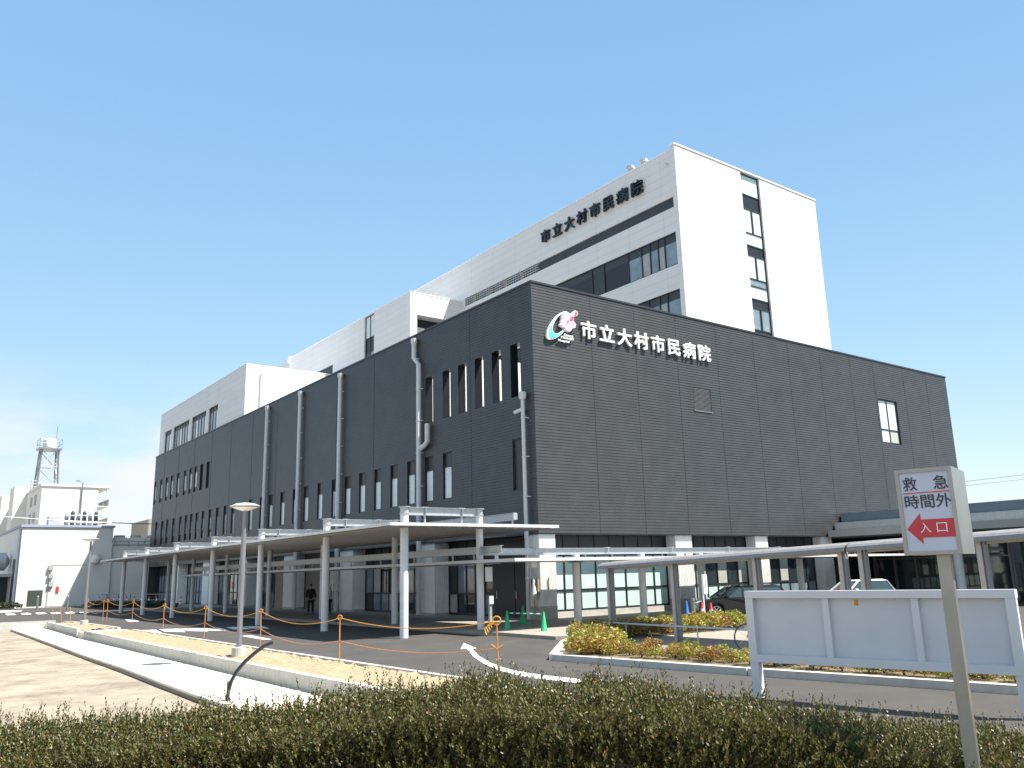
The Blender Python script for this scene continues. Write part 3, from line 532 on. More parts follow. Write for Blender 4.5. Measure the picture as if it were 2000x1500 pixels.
# lower walkway canopy: along the side wall, then turning along the front wall
WK = thing('walkway_canopy', 'low flat covered walkway canopy turning the corner of the dark hospital', 'canopy', (19.4, 28.1, 0))
WZ = 2.68
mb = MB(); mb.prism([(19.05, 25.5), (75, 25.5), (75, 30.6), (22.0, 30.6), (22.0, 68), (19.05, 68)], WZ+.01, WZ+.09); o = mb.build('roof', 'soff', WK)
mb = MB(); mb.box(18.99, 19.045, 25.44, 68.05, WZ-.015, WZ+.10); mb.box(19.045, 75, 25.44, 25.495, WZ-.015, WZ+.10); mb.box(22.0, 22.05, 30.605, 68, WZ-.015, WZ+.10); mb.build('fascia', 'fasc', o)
mb = MB(); ibeam(mb, (19.45, 26.9, 3.16), (19.45, 67.5, 3.16), .28, .18)
for y in np.arange(27.2, 67, 1.6): mb.box(19.42, 19.48, y-.03, y+.03, WZ+.09, 3.02)
mb.build('beam', 'galv', WK)
mb = MB(); ibeam(mb, (19.2, 28.1, 3.10), (74, 28.1, 3.10), .26, .18)
for x in np.arange(20, 74, 1.6): mb.box(x-.03, x+.03, 28.07, 28.13, WZ+.09, 2.97)
for x in np.arange(22, 74, 4.1): mb.box(x-.02, x+.02, 27.98, 28.0, 2.95, 3.27); mb.box(x-.12, x+.12, 28.0, 28.2, 3.24, 3.27)
mb.build('beam', 'galv', WK)
for x in (24.25, 28.2, 32.2, 36.2, 40.2, 44.2, 56, 60, 64, 68):
    mb = MB(); mb.tube([(x, 28.1, .1), (x, 28.1, 2.96)], .17, 18); o = mb.build('column', 'offw', WK, smooth=True); mb = MB(); mb.box(x-.24, x+.24, 27.9, 28.3, WZ-.06, WZ-.005); mb.build('bracket', 'lampg', o)
for y in CY[:6]:
    mb = MB(); mb.box(19.55, 19.62, y+.28, y+.36, .12, 2.66); mb.build('drain_pipe', 'pipe', WK)
mb = MB(); mb.box(19.2, 19.45, 27.55, 27.68, 1.95, 2.5); mb.build('junction_box', 'offw', WK)
mb = MB(); mb.box(21.3, 21.55, 27.4, 27.7, 2.45, 2.67); mb.build('light_fitting', 'wplas', WK)
# ------------------------------------------------------------------ street lamps
def lamp(base, h, label):
    L = thing('street_lamp', label, 'street lamp', base, 'saucer headed lamp posts beside the path'); x, y, z = base
    mb = MB(); mb.lathe((x, y, z-.2), [(.2, 0), (.2, .42), (.17, .44), (.06, .44)], 16); mb.build('base', 'kerb', L)
    mb = MB(); mb.tube([(x, y, z+.2), (x, y, h*.82)], .075, 12); mb.tube([(x, y, h*.82), (x, y, h-.02)], .055, 12); mb.build('pole', 'lampg', L, smooth=True)
    mb = MB(); mb.lathe((x, y, h), [(.07, -.12), (.14, -.06), (.43, -.005), (.45, .02), (.43, .035), (.28, .10), (.05, .13)], 28); s_ = mb.build('lamp_head', 'galv', L, smooth=True)
    mb = MB(); mb.lathe((x, y, h), [(.10, -.115), (.36, -.026), (.36, -.02), (.10, -.1)], 24); mb.build('lens', 'wplas', s_)
p = az(466, 1280, .1); t = ay(476, 990, p[1]); lamp((p[0], p[1], .1), t[2], 'tall grey lamp post with saucer head in the sandy planter nearest the hedge')
p = az(164, 1220, .1); t = ay(174, 1054, p[1]); lamp((p[0], p[1], .1), t[2], 'grey lamp post with saucer head in front of the white windowless building')
# ------------------------------------------------------------------ rope barrier
tops = [(171, 1172), (203, 1174), (211, 1173), (261, 1175), (321, 1182), (402, 1186.5), (510, 1193), (664, 1206), (970, 1212)]
PP = [az(x, y, 1.22) for x, y in tops]; PP[1] = np.array([PP[1][0], PP[1][1], 1.22])
names = ['thin orange rope post right beside the far lamp post', 'orange rope post of the close pair, on the left', 'orange rope post of the close pair, on the right', 'orange rope post between the far lamp post and the next planter end', 'orange rope post in the sandy planter before the third canopy column', 'orange rope post in the sandy planter just left of the near lamp post',
         'orange rope post beside the black bent conduit', 'orange rope post standing before the nearest white canopy columns', 'yellow orange post with a looped rope end on the road behind the hedge']
ROPEZ = []
for i, p in enumerate(PP):
    x, y, z = p; zb = 0 if i == 8 else .05
    T = thing('rope_post', names[i], 'rope post', (x, y, zb), 'orange posts of the rope barrier'); tilt = random.uniform(-.03, .03)
    mb = MB(); mb.tube([(x+tilt, y, zb-.15), (x, y, z-.06)], .017, 8); mb.build('rod', 'orange', T, smooth=True)
    mb = MB(); R = .055 if i < 8 else .09
    mb.tube([(x+R*math.cos(a)*.8, y-R*math.cos(a)*.6, z+R*math.sin(a)) for a in np.linspace(0, 6.2832, 15)], .015, 6, False); mb.build('eye', 'orange' if i < 8 else 'yrope', T, smooth=True)
    if i == 8:
        mb = MB()
        for k in range(5): mb.tube([(x-.02, y, z-.03), (x-.10-.03*k, y+.07+.02*k, z-.02-.035*k), (x-.05-.05*k, y+.04, z-.09-.05*k)], .014, 6)
        mb.tube([(x-.1, y+.08, .72), (x, y, .62), (x+.1, y-.06, .7), (x+.02, y, .60)], .014, 6); mb.build('knot', 'yrope', T, smooth=True)
def rope(zo, sag, label, name):
    mb = MB(); pts = []
    for a, b in zip(PP[:-1], PP[1:]):
        L = np.linalg.norm(b-a); s_ = sag*min(1, L/7)
        for t in np.linspace(0, 1, 14)[:-1]: q = a+(b-a)*t; pts.append((q[0], q[1], q[2]+zo-s_*4*t*(1-t)))
    pts.append((*PP[-1][:2], PP[-1][2]+zo)); mb.tube(pts, .0105, 6); tag(mb.build(name, 'yrope' if zo > -.3 else 'orange', smooth=True), label, 'rope')
rope(-.01, .27, 'upper sagging orange rope of the barrier, threaded through the post eyes', 'rope'); rope(-.58, .24, 'lower sagging orange rope of the barrier, tied halfway down the posts', 'rope')
for (xt, yt, xb, yb), l in zip(((102, 1183, 103, 1211), (118, 1186, 120, 1214), (137, 1185, 138, 1216)), ('reddish bare stake farthest left in the far planter', 'thin leaning orange stake, middle of three in the far planter', 'thin orange stake nearest the far lamp post, without a rope')):
    b = az(xb, yb, .05); t = ay(xt, yt, b[1]); mb = MB(); mb.tube([tuple(b), tuple(t)], .02, 6); tag(mb.build('stake', 'orange'), l, 'stake')
# bent black conduit tied to a wooden stake
p = az(440, 1376, -.2); HS = thing('bent_conduit', 'bent black ribbed conduit sticking up from the ground beside the pale path', 'conduit', (p[0], p[1], -.3))
D = np.array([-_fw[1]*-1, 0, 0]); pp = [(440, 1385), (446, 1352), (452, 1330), (462, 1312), (478, 1293), (498, 1275), (516, 1262), (535, 1254)]
dist = np.hypot(p[0], p[1]); pts = []
for x, y in pp:
    d = ray(x, y); k = dist/np.hypot(d[0], d[1]); pts.append((d[0]*k, d[1]*k, EYE+d[2]*k))
pts = [(pts[0][0], pts[0][1], -.4)]+pts; rp = []; rr = []
for a, b in zip(pts[:-1], pts[1:]):
    n = max(2, int((Vector(b)-Vector(a)).length/.02))
    for k in range(n): t = k/n; rp.append(Vector(a).lerp(Vector(b), t)); rr.append(.036 if len(rr) % 2 else .041)
mb = MB(); mb.tube(rp, rr, 10); mb.build('conduit', 'hose', HS, smooth=True)
d = ray(447, 1330); k = (dist+.06)/np.hypot(d[0], d[1]); mb = MB(); mb.box(d[0]*k-.03, d[0]*k+.03, d[1]*k-.03, d[1]*k+.03, -.5, EYE+d[2]*k); s_ = mb.build('wooden_stake', 'wood'); tag(s_, 'short square wooden stake behind the bent black conduit', 'stake')
# ------------------------------------------------------------------ cones and poles
def cone(px, z, m, label, h=.72, group='traffic cones', bands=None, bar_=None):
    p = az(*px, z); C = thing('traffic_cone', label, 'traffic cone', (p[0], p[1], z), group)
    mb = MB(); mb.prism([(p[0]+.19*sx*(1 if abs(sx) else 0), p[1]+.19*sy) for sx, sy in ((-1, -1), (1, -1), (1, 1), (-1, 1))], z, z+.03); mb.build('base', m, C)
    mb = MB(); mb.lathe((p[0], p[1], z), [(.15, .03), (.13, .06), (.035, h-.04), (.03, h-.03), (.022, h)], 18); b = mb.build('cone_body', m, C, smooth=True)
    for a, c in (bands or ()):
        f = lambda t: .13+(.035-.13)*(t-.06)/(h-.1)+.003
        mb = MB(); mb.lathe((p[0], p[1], z), [(f(a), a), (f(c), c)], 18); mb.build('reflective_band', 'wplas', b, smooth=True)
    return np.array([p[0], p[1], z+h-.09])
c1 = cone((991, 1234), .02, 'green', 'green traffic cone under the canopy edge, left end of the striped bar', .80); c2 = cone((1063, 1238), .02, 'green', 'green traffic cone at the building corner, right end of the striped bar', .80)
cone((1022, 1219), .12, 'green', 'green traffic cone added for the cone reflection in the dark doors', .80)  # solid cone added in place of a cone's reflection in the doors
cone((1343, 1212), .02, 'blue', 'blue traffic cone beside the dark bollard', .85)
cone((1374, 1217), .02, 'red', 'red and white banded cone behind the thin white sign post', .85, bands=((.18, .32), (.46, .58)))
cone((1391, 1217), .02, 'red', 'red and white banded cone nearest the black car', .82, bands=((.16, .30), (.42, .54)))
Bt = thing('cone_bar', 'thin green and white striped bar joining two green cones', 'bar', tuple(c1))
n = 11
for k in range(n): a = c1+(c2-c1)*(k/n); b = c1+(c2-c1)*((k+1)/n); mb = MB(); mb.tube([tuple(a), tuple(b)], .02, 8); mb.build('stripe', 'green' if k % 2 == 0 else 'wplas', Bt)
p = az(1356, 1216, .02); mb = MB(); mb.lathe((p[0], p[1], 0), [(.09, 0), (.09, .9), (.095, .9), (.095, .97), (.085, 1.02)], 16); tag(mb.build('bollard', 'lampg', smooth=True), 'dark grey round bollard behind the shrubs, right of the blue cone', 'bollard')
p = az(1378, 1221, .02); S = thing('post_sign', 'narrow white vertical sign with blue characters on a thin post', 'sign', (p[0], p[1], 0)); mb = MB(); mb.tube([(p[0], p[1], 0), (p[0], p[1], 2.0)], .028, 8); mb.build('post', 'wplas', S)
t0 = ay(1371, 1122, p[1]); t1 = ay(1381, 1160, p[1]); mb = MB(); mb.box(t0[0], t1[0], p[1]-.05, p[1]-.03, t1[2], t0[2]); o = mb.build('sign_plate', 'wplas', S)
rg_ = random.Random(3); wm = t1[0]-t0[0]; hm = t0[2]-t1[2]; mb = MB()      # unreadable blue strokes, seven character cells in a column
for k in range(7):
    zc = t0[2]-hm*(.12+.125*k); xc = t0[0]+wm*.5; b = wm*.2
    for q in range(3): zz = zc+(q-1)*b*.75; mb.box(xc-b*rg_.uniform(.5, 1), xc+b*rg_.uniform(.5, 1), p[1]-.054, p[1]-.0505, zz, zz+b*.28)
    xx = xc+b*rg_.uniform(-.6, .5); mb.box(xx, xx+b*.3, p[1]-.0545, p[1]-.0505, zc-b, zc+b)
mb.build('lettering', 'blue', o)
p = az(958, 1214, .12); S = thing('intercom_stand', 'short post with a pale box beside the near canopy column', 'stand', (p[0], p[1], .12)); mb = MB(); mb.box(p[0]-.06, p[0]+.06, p[1]-.06, p[1]+.06, .12, 1.0); mb.build('post', 'galv', S); mb = MB(); mb.box(p[0]-.11, p[0]+.11, p[1]-.12, p[1]-.062, .9, 1.25); mb.build('box', 'wplas', S)
na, nb_ = ay(1147, 1144, GY), ay(1159, 1133, GY); pb = MB(); pb.box(na[0], nb_[0], GY-.018, GY-.0125, na[2], nb_[2]); NP = pb.build('notice', 'wplas', H); nm = MB(); nw, nh = nb_[0]-na[0], nb_[2]-na[2]; nm.box(na[0]+nw*.2, na[0]+nw*.32, GY-.0205, GY-.0185, na[2]+nh*.5, na[2]+nh*.75); nm.box(na[0]+nw*.42, na[0]+nw*.75, GY-.0205, GY-.0185, na[2]+nh*.34, na[2]+nh*.42); nm.build('faint_print', 'fars', NP)
# bagged apparatus on the corner pillar
BG = thing('wrapped_hose', 'brown object wrapped in clear plastic hanging on the corner pillar', 'wrapped object', (24.6, 31.5, 1.2)); mb = MB(); mb.box(24.60, 24.70, 31.25, 31.75, 1.25, 1.95); mb.build('board', 'wood', BG); mb = MB(); mb.tube([(24.58, 31.5, 2.0), (24.55, 31.45, 1.6), (24.5, 31.4, 1.2), (24.56, 31.45, 1.0)], [.05, .12, .14, .03], 10); mb.build('plastic_wrap', 'blind', BG, smooth=True); mb = MB(); mb.tube([(24.6, 31.5, 1.2), (24.6, 31.52, .5)], .025, 6); mb.build('handle', 'orange', BG)
# ------------------------------------------------------------------ planted island with the bicycle shelter
isl = [(14.42, 17.75), (17.45, 20.95), (18.6, 21.9), (26.0, 21.9), (26.4, 18.5), (22.4, 17.6), (21.9, 3.0), (16.6, 2.0), (15.85, 6.9), (15.1, 12.0)]
g = MB(); g.prism(isl, -.3, .11); struct(g.build('island', 'pave'))
kerb_line([(16.5, 2.2), (15.83, 6.9), (15.05, 12.0), (14.42, 17.7)], .2, -.3, .15, seam=2.6); kerb_line([(14.4, 17.75), (17.45, 20.95), (18.6, 21.95), (26.0, 21.95)], .2, -.3, .15)
g = MB(); g.prism([(15.95, 6.9), (15.2, 12.0), (14.6, 17.6), (17.5, 20.7), (18.7, 21.7), (25.8, 21.7), (25.9, 20.2), (18.9, 20.1), (17.9, 19.0), (17.0, 17.0), (17.1, 11), (17.6, 4), (16.4, 4)], 0, .135); struct(g.build('soil', 'soild'))
def shrub_mesh(seed, m, n, sp, hh, leaf):
    rg = np.random.default_rng(seed); k = n; a = rg.uniform(0, 6.283, k); rad = np.sqrt(rg.uniform(0, 1, k))*sp; z = hh*(.25+.75*rg.uniform(0, 1, k))*(1-.45*(rad/sp)**2)
    c = np.stack([rad*np.cos(a), rad*np.sin(a), z], 1); d = rg.normal(0, 1, (k, 3)); d[:, 2] = abs(d[:, 2])*.6; d[:, :2] += c[:, :2]*2; d /= np.linalg.norm(d, axis=1)[:, None]
    s_ = np.cross(d, rg.normal(0, 1, (k, 3))); s_ /= np.linalg.norm(s_, axis=1)[:, None]; L = leaf*rg.uniform(.6, 1.3, k)[:, None]
    v = np.stack([c-s_*L*.05, c+d*L*.45+s_*L*.24, c+d*L, c+d*L*.45-s_*L*.24], 1).reshape(-1, 3)
    return fast_mesh('leaves', v, m)
def fast_mesh(name, v, m):
    k = len(v)//4; me = bpy.data.meshes.new(name); me.vertices.add(len(v)); me.vertices.foreach_set('co', v.astype(np.float32).ravel()); me.loops.add(4*k); me.loops.foreach_set('vertex_index', np.arange(4*k, dtype=np.int32)); me.polygons.add(k); me.polygons.foreach_set('loop_start', np.arange(k, dtype=np.int32)*4)
    me.update(calc_edges=True); me.materials.append(M[m]); return me
SM = [shrub_mesh(i, 'nand', 620, .36, .50, .085) for i in range(5)]
st = MB()
for k in range(9): st.tube([(0, 0, -.02), (random.uniform(-.2, .2), random.uniform(-.2, .2), .34)], .006, 4)
ST = st.build('stems', 'twig').data; bpy.data.objects.remove(bpy.data.objects['stems'])
def shrub(x, y, s_, label, sz=1):
    T = thing('shrub', label, 'shrub', (x, y, .13), 'low yellow and red shrubs of the island'); T.rotation_euler = (0, 0, random.random()*6.28); T.scale = (s_, s_, s_*sz)
    for nm, me in (('foliage', random.choice(SM)), ('stems', ST)): c = bpy.data.objects.new(nm, me); COL.objects.link(c); c.parent = T
LA = 'bushy yellow green and red shrub in the dense bed behind the shelter posts'; LB = 'small sparse reddish shrub in the thin row along the kerb'; LC = 'dense yellow and red shrub at the pointed end of the island'
for x in np.arange(18.0, 25.8, .62):
    for y in (20.35, 20.95, 21.5):
        if x < 18.6 and y > 21: continue
        shrub(x+random.uniform(-.15, .15), y+random.uniform(-.12, .12), random.uniform(.95, 1.2), LA)
for t in np.arange(0, 1, .14):
    for s_ in (.35, .95, 1.5): shrub(14.75+2.9*t+s_*.5+random.uniform(-.1, .1), 17.55+3.0*t-s_*.55+random.uniform(-.1, .1), random.uniform(.8, 1.15), LC, .9)
y = 16.9
while y > 3.5:
    for dx in (.55, 1.25): shrub(15.1+(16.9-y)*.085+dx+random.uniform(-.2, .2)-.3, y+random.uniform(-.2, .2), random.uniform(.5, .95), LB, random.uniform(.8, 1.2))
    y -= .44
SH = thing('bicycle_shelter', 'bronze grey bicycle shelter with a curved sheet roof on flat posts', 'shelter', (19.5, 18, .1))
def zr(y): return 2.36+(21.2-y)*.028
for y in (20.95, 18.1, 15.05, 12.4, 11.85, 9.0, 6.0, 3.4):
    z = zr(y); mb = MB(); mb.box(19.42, 19.68, y-.055, y+.055, .05, z+.05); o = mb.build('post', 'shp', SH)
    mb = MB(); mb.box(19.46, 19.60, y-.13, y-.075, .1, z); mb.build('drain_pipe', 'lampg', o)
    mb = MB(); mb.add([(19.5, y-.05, z-.12), (19.5, y+.05, z-.12), (19.5, y+.05, z+.05), (19.5, y-.05, z+.05), (21.9, y-.04, z+.06), (21.9, y+.04, z+.06), (21.9, y+.04, z+.19), (21.9, y-.04, z+.19)], [(0, 1, 2, 3), (4, 7, 6, 5), (0, 4, 5, 1), (1, 5, 6, 2), (2, 6, 7, 3), (3, 7, 4, 0)]); mb.build('arm', 'shp', o)
for ya, yb in ((21.25, 12.15), (12.08, 3.1)):
    prof = [(19.25, -.07), (19.27, .0), (19.34, .06), (19.5, .10), (20.2, .155), (21.0, .19), (22.0, .21)]; mb = MB(); n = 18
    for i in range(n):
        a, b = ya+(yb-ya)*i/n, ya+(yb-ya)*(i+1)/n-(-.006)
        for (x0, d0), (x1, d1) in zip(prof[:-1], prof[1:]):
            mb.add([(x0, a, zr(a)+d0), (x0, b, zr(b)+d0), (x1, b, zr(b)+d1), (x1, a, zr(a)+d1), (x0, a, zr(a)+d0+.03), (x0, b, zr(b)+d0+.03), (x1, b, zr(b)+d1+.03), (x1, a, zr(a)+d1+.03)], [(0, 1, 2, 3), (4, 7, 6, 5), (0, 4, 5, 1), (3, 2, 6, 7), (0, 3, 7, 4), (1, 5, 6, 2)])
    mb.build('roof', 'shr', SH)
    mb = MB(); mb.bar((19.55, ya-.1, zr(ya)-.02), (19.55, yb+.1, zr(yb)-.02), .05, .2); mb.build('beam', 'shp', SH)
RK = thing('bicycle_rail', 'low grey rail running between the shelter posts above the shrubs', 'rail', (19.3, 20.8, .1)); mb = MB(); mb.tube([(18.9, 20.7, .62), (18.3, 8.0, .62)], .03, 8); mb.build('rail', 'galv', RK)
for y in (19.6, 16.6, 13.5, 10.5): mb = MB(); x = 18.9-.6*(20.7-y)/12.7; mb.tube([(x, y, .08), (x, y, .6)], .022, 6); mb.build('leg', 'galv', RK)
# bicycle parked under the shelter
p = az(1462, 1272, .12); B = thing('bicycle', 'bicycle parked behind the white board with its wheel showing', 'bicycle', (p[0], p[1], .12)); bx, by = p[0], p[1]
dv = Vector((.80, -.60, 0))
def bp(s_, z, l=0): return Vector((bx, by, .12))+dv*s_+Vector((.6, .8, 0))*l+Vector((0, 0, z))
for s0 in (0, 1.05):
    mb = MB(); mb.tube([bp(s0+.33*math.cos(a), .345+.33*math.sin(a)) for a in np.linspace(0, 6.2832, 29)], .02, 8, False); wl = mb.build('wheel', 'rubber', B, smooth=True)
    mb = MB()
    for k in range(10): a = k*.628; mb.tube([bp(s0, .345), bp(s0+.32*math.cos(a), .345+.32*math.sin(a))], .003, 4)
    mb.build('spokes', 'chrome', wl)
mb = MB()
for q in (((.0, .345), (.18, .85)), ((.17, .8), (.62, .3)), ((.62, .3), (.75, .85)), ((.75, .7), (1.05, .345)), ((.62, .3), (1.05, .345)), ((.2, .75), (.72, .65))): mb.tube([bp(*q[0]), bp(*q[1])], .018, 8)
mb.build('frame', 'lampg', B); mb = MB(); mb.tube([bp(.3, .98, -.27), bp(.2, 1.0, -.1), bp(.18, .95), bp(.2, 1.0, .1), bp(.3, .98, .27)], .013, 8); mb.build('handlebar', 'chrome', B); mb = MB(); mb.tube([bp(.62, .87), bp(.75, .89), bp(.88, .9)], [.03, .06, .09], 8); mb.build('saddle', 'black', B)
# ------------------------------------------------------------------ white board on posts
a0 = np.array([12.55, 9.94]); d = ray(1994, 1225); d = d[:2]/np.hypot(*d[:2]); kk = 14.6; a1 = d*kk
Lb = np.linalg.norm(a1-a0); ux = np.array([*((a1-a0)/Lb), 0]); un = np.array([ux[1], -ux[0], 0]); un = un if un@np.array([a0[0], a0[1], 0]) < 0 else -un
NB = thing('notice_board', 'large white framed board on white posts beyond the hedge, seen from behind', 'board', (a0[0], a0[1], 0))
def nb(s_, z, o): return tuple(np.array([a0[0], a0[1], 0])+ux*s_+un*o+np.array([0, 0, z]))
def nbox(mb, s0, s1, z0, z1, o0, o1): mb.add([nb(s_, z, o) for z in (z0, z1) for o in (o0, o1) for s_ in (s0, s1)], [(0, 2, 3, 1), (4, 5, 7, 6), (0, 1, 5, 4), (1, 3, 7, 5), (3, 2, 6, 7), (2, 0, 4, 6)])
zt, zb2 = 1.80, .60
mb = MB(); nbox(mb, .02, Lb-.02, zb2+.02, zt-.02, -.08, -.04); o = mb.build('panel', 'boardw', NB)
mb = MB(); nbox(mb, 0, Lb, zt-.12, zt, -.1, .07); nbox(mb, 0, Lb, zb2, zb2+.13, -.1, .07); mb.build('rail', 'boardf', NB)
for s_ in (0, Lb/3-.05, 2*Lb/3-.05, Lb-.14):
    mb = MB(); e = s_ in (0, Lb-.14); nbox(mb, s_+(.002 if not e else -.002), s_+(.14 if e else .11), zb2+.13, zt-.12, -.04, .06 if e else .03); mb.build('stile', 'boardf', NB)
for s_ in (0.0, Lb-.15): mb = MB(); nbox(mb, s_, s_+.15, -.1, zb2, -.1, .06); mb.build('leg', 'boardf', NB)
mb = MB(); nbox(mb, Lb*.443, Lb*.458, zt-.24, zt-.15, -.04, -.035); mb.build('sticker', 'yrope', NB)
# ------------------------------------------------------------------ direction sign box in front of the hedge
dist = 5.15; Fh0 = np.array([.6, .8])
def atd(x, y, k):                       # point at forward distance k on the sight line
    d = ray(x, y); return np.array([0, 0, EYE])+d*(k/(d[0]*.6+d[1]*.8))
F0, F1 = atd(1757, 1000, dist+.06), atd(1870, 1000, dist-.13); B1 = atd(1911, 1000, dist+.12)
zt_, zb_ = (atd(1751, 921, dist+.06)[2]+atd(1861, 908, dist-.13)[2])/2, (atd(1768, 1086, dist+.06)[2]+atd(1880, 1080, dist-.13)[2])/2
f0, f1, b1 = F0[:2], F1[:2], B1[:2]; ex = (f1-f0); Wd = np.linalg.norm(ex); ex = ex/Wd; dp = np.array([-ex[1], ex[0]]); dp = dp if dp@Fh0 > 0 else -dp; Dp = .42
pc = f0+ex*Wd*.62+dp*.10; DS = thing('direction_sign', 'illuminated box sign with red arrow and dark characters on a steel post', 'sign', (pc[0], pc[1], 0))
def sp(s_, z, o): q = f0+ex*s_+dp*o; return (q[0], q[1], z)
def sbox(mb, s0, s1, z0, z1, o0, o1): mb.add([sp(s_, z, o) for z in (z0, z1) for o in (o0, o1) for s_ in (s0, s1)], [(0, 2, 3, 1), (4, 5, 7, 6), (0, 1, 5, 4), (1, 3, 7, 5), (3, 2, 6, 7), (2, 0, 4, 6)])
Hs = zt_-zb_
mb = MB(); sbox(mb, 0, Wd, zb_, zt_, .012, Dp); mb.build('housing', 'housing', DS)
mb = MB(); t = .022; sbox(mb, 0, t, zb_, zt_, -.012, .0115); sbox(mb, Wd-t, Wd, zb_, zt_, -.012, .0115); sbox(mb, t, Wd-t, zb_, zb_+t, -.0115, .0115); sbox(mb, t, Wd-t, zt_-t, zt_, -.0115, .0115); mb.build('frame', 'steel', DS)
mb = MB(); sbox(mb, t, Wd-t, zb_+t, zt_-t, -.002, .010); FC = mb.build('face', 'signw', DS)
E3 = (np.array([*ex, 0]), np.array([0, 0, 1.]), -np.array([*dp, 0]))
def stext(s, m, u0, v0, u1, v1, off=.008, o=.005): return text_mesh(s, m, FC, ex=.0006, off=off, fit=((u1-u0)*Wd, (v1-v0)*Hs), place=(sp(u0*Wd, zb_+v0*Hs, -o), *E3))
stext('救', 'ink', .12, .745, .37, .905); stext('急', 'ink', .66, .745, .91, .905)
stext('時間外', 'ink', .12, .535, .93, .695); mb = MB(); sbox(mb, .11*Wd, .91*Wd, zb_+.712*Hs, zb_+.722*Hs, -.006, -.001); mb.build('line', 'signred', FC)
A = [(.10, .30), (.36, .48), (.36, .405), (.93, .405), (.93, .195), (.36, .195), (.36, .12)]; mb = MB(); mb.add([sp(u*Wd, zb_+v_*Hs, -.004) for u, v_ in A], [(0, 1, 6), (2, 3, 4, 5)]); mb.build('arrow', 'signred', FC)
stext('入', 'letw', .33, .25, .52, .365, .0, .007); stext('口', 'letw', .62, .25, .80, .36, .0, .007)
q0 = pc+np.array([0, 0]); mb = MB(); s2 = .036
cs = [tuple(q0+ex*a*s2+dp*b*s2) for a, b in ((-1, -.9), (1, -.9), (1, .9), (-1, .9))]; mb.prism(cs, 0, zb_+.01); mb.build('post', 'steel', DS)
# ------------------------------------------------------------------ hedge
Fh, Rh = np.array([.6, .8]), np.array([.8, -.6])
LX = np.array([-5, -3.9, -2.2, -.3, .75, 2.3, 3.8, 5]); LZ = np.array([1.22, 1.25, 1.33, 1.485, 1.45, 1.18, 1.04, 1.0]); DB, DF = 6.2, 5.28
def hz(l): return np.interp(l, LX, LZ)
def hedge():
    rg = np.random.default_rng(11); n = 20500
    l = rg.uniform(-4.7, 4.7, n); sec = rg.uniform(0, 1, n); top = sec < .5
    wob = np.array([mn.noise((a*1.7, 0, 2)) for a in l])*.07
    dpt = np.where(top, rg.uniform(DF, DB, n), DF-.02+rg.normal(0, .05, n))+wob*.4
    zt_ = hz(l)+np.array([mn.noise((a*2.2, b*2.2, 5))*.055+mn.noise((a*7, b*7, 1))*.03 for a, b in zip(l, dpt)])
    edge = np.clip((dpt-DF)/.16, 0, 1)
    z = np.where(top, zt_-.11*(1-edge)-rg.uniform(.0, .10, n), zt_-rg.uniform(.02, .50, n))
    tall = rg.uniform(0, 1, n)**6*.16*np.where(top, 1, .3)
    base = np.stack([Fh[0]*dpt+Rh[0]*l, Fh[1]*dpt+Rh[1]*l, z-.05], 1)
    up = np.stack([rg.normal(0, .22, n), rg.normal(0, .22, n), np.ones(n)], 1); up[~top] += np.array([-Fh[0], -Fh[1], 0])*.7; up /= np.linalg.norm(up, axis=1)[:, None]
    H_ = .085+tall; K = 15; V = []
    for k in range(K):
        t = (k+.3)/K; c = base+up*(H_*t)[:, None]
        a = k*2.4+rg.uniform(0, 6.28, n)*.3+rg.uniform(0, 6.28, n); rad = np.stack([np.cos(a), np.sin(a), np.zeros(n)], 1); d = rad*.72+up*(.62+.7*t); d /= np.linalg.norm(d, axis=1)[:, None]
        s_ = np.cross(d, up+.25*rg.normal(0, 1, (n, 3))); s_ /= np.linalg.norm(s_, axis=1)[:, None]; L = (.027*(1-.3*t)*rg.uniform(.7, 1.25, n))[:, None]
        V.append(np.stack([c+s_*L*.04, c+d*L*.5+s_*L*.25, c+d*L, c+d*L*.5-s_*L*.25], 1))
    return np.concatenate(V, 0).reshape(-1, 3)
HG = thing('hedge', 'long clipped dark green hedge with small upright sprigs standing above its top', 'hedge', (3.4, 4.6, .3))
me = fast_mesh('foliage', hedge()-np.array([3.4, 4.6, .3]), 'hedge'); o = bpy.data.objects.new('foliage', me); COL.objects.link(o); o.parent = HG
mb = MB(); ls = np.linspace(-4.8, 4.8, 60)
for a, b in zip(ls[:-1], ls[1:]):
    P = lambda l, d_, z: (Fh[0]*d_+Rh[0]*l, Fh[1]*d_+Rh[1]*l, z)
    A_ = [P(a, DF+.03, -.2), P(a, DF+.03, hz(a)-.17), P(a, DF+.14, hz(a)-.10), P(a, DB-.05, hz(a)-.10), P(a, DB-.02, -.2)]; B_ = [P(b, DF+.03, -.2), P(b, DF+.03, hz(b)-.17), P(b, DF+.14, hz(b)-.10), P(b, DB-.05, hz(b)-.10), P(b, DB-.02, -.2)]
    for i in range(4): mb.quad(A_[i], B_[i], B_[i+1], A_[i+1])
mb.build('dark_core', 'hcore', HG)  # solid dark core slab added inside the leaves to block see-through
g = MB(); c = [tuple(Fh*d_+Rh*l) for l, d_ in ((-9, -4), (9, -4), (9, 6.3), (-9, 6.3))]; g.prism(c, -.4, .3); struct(g.build('pavement', 'asph2'))
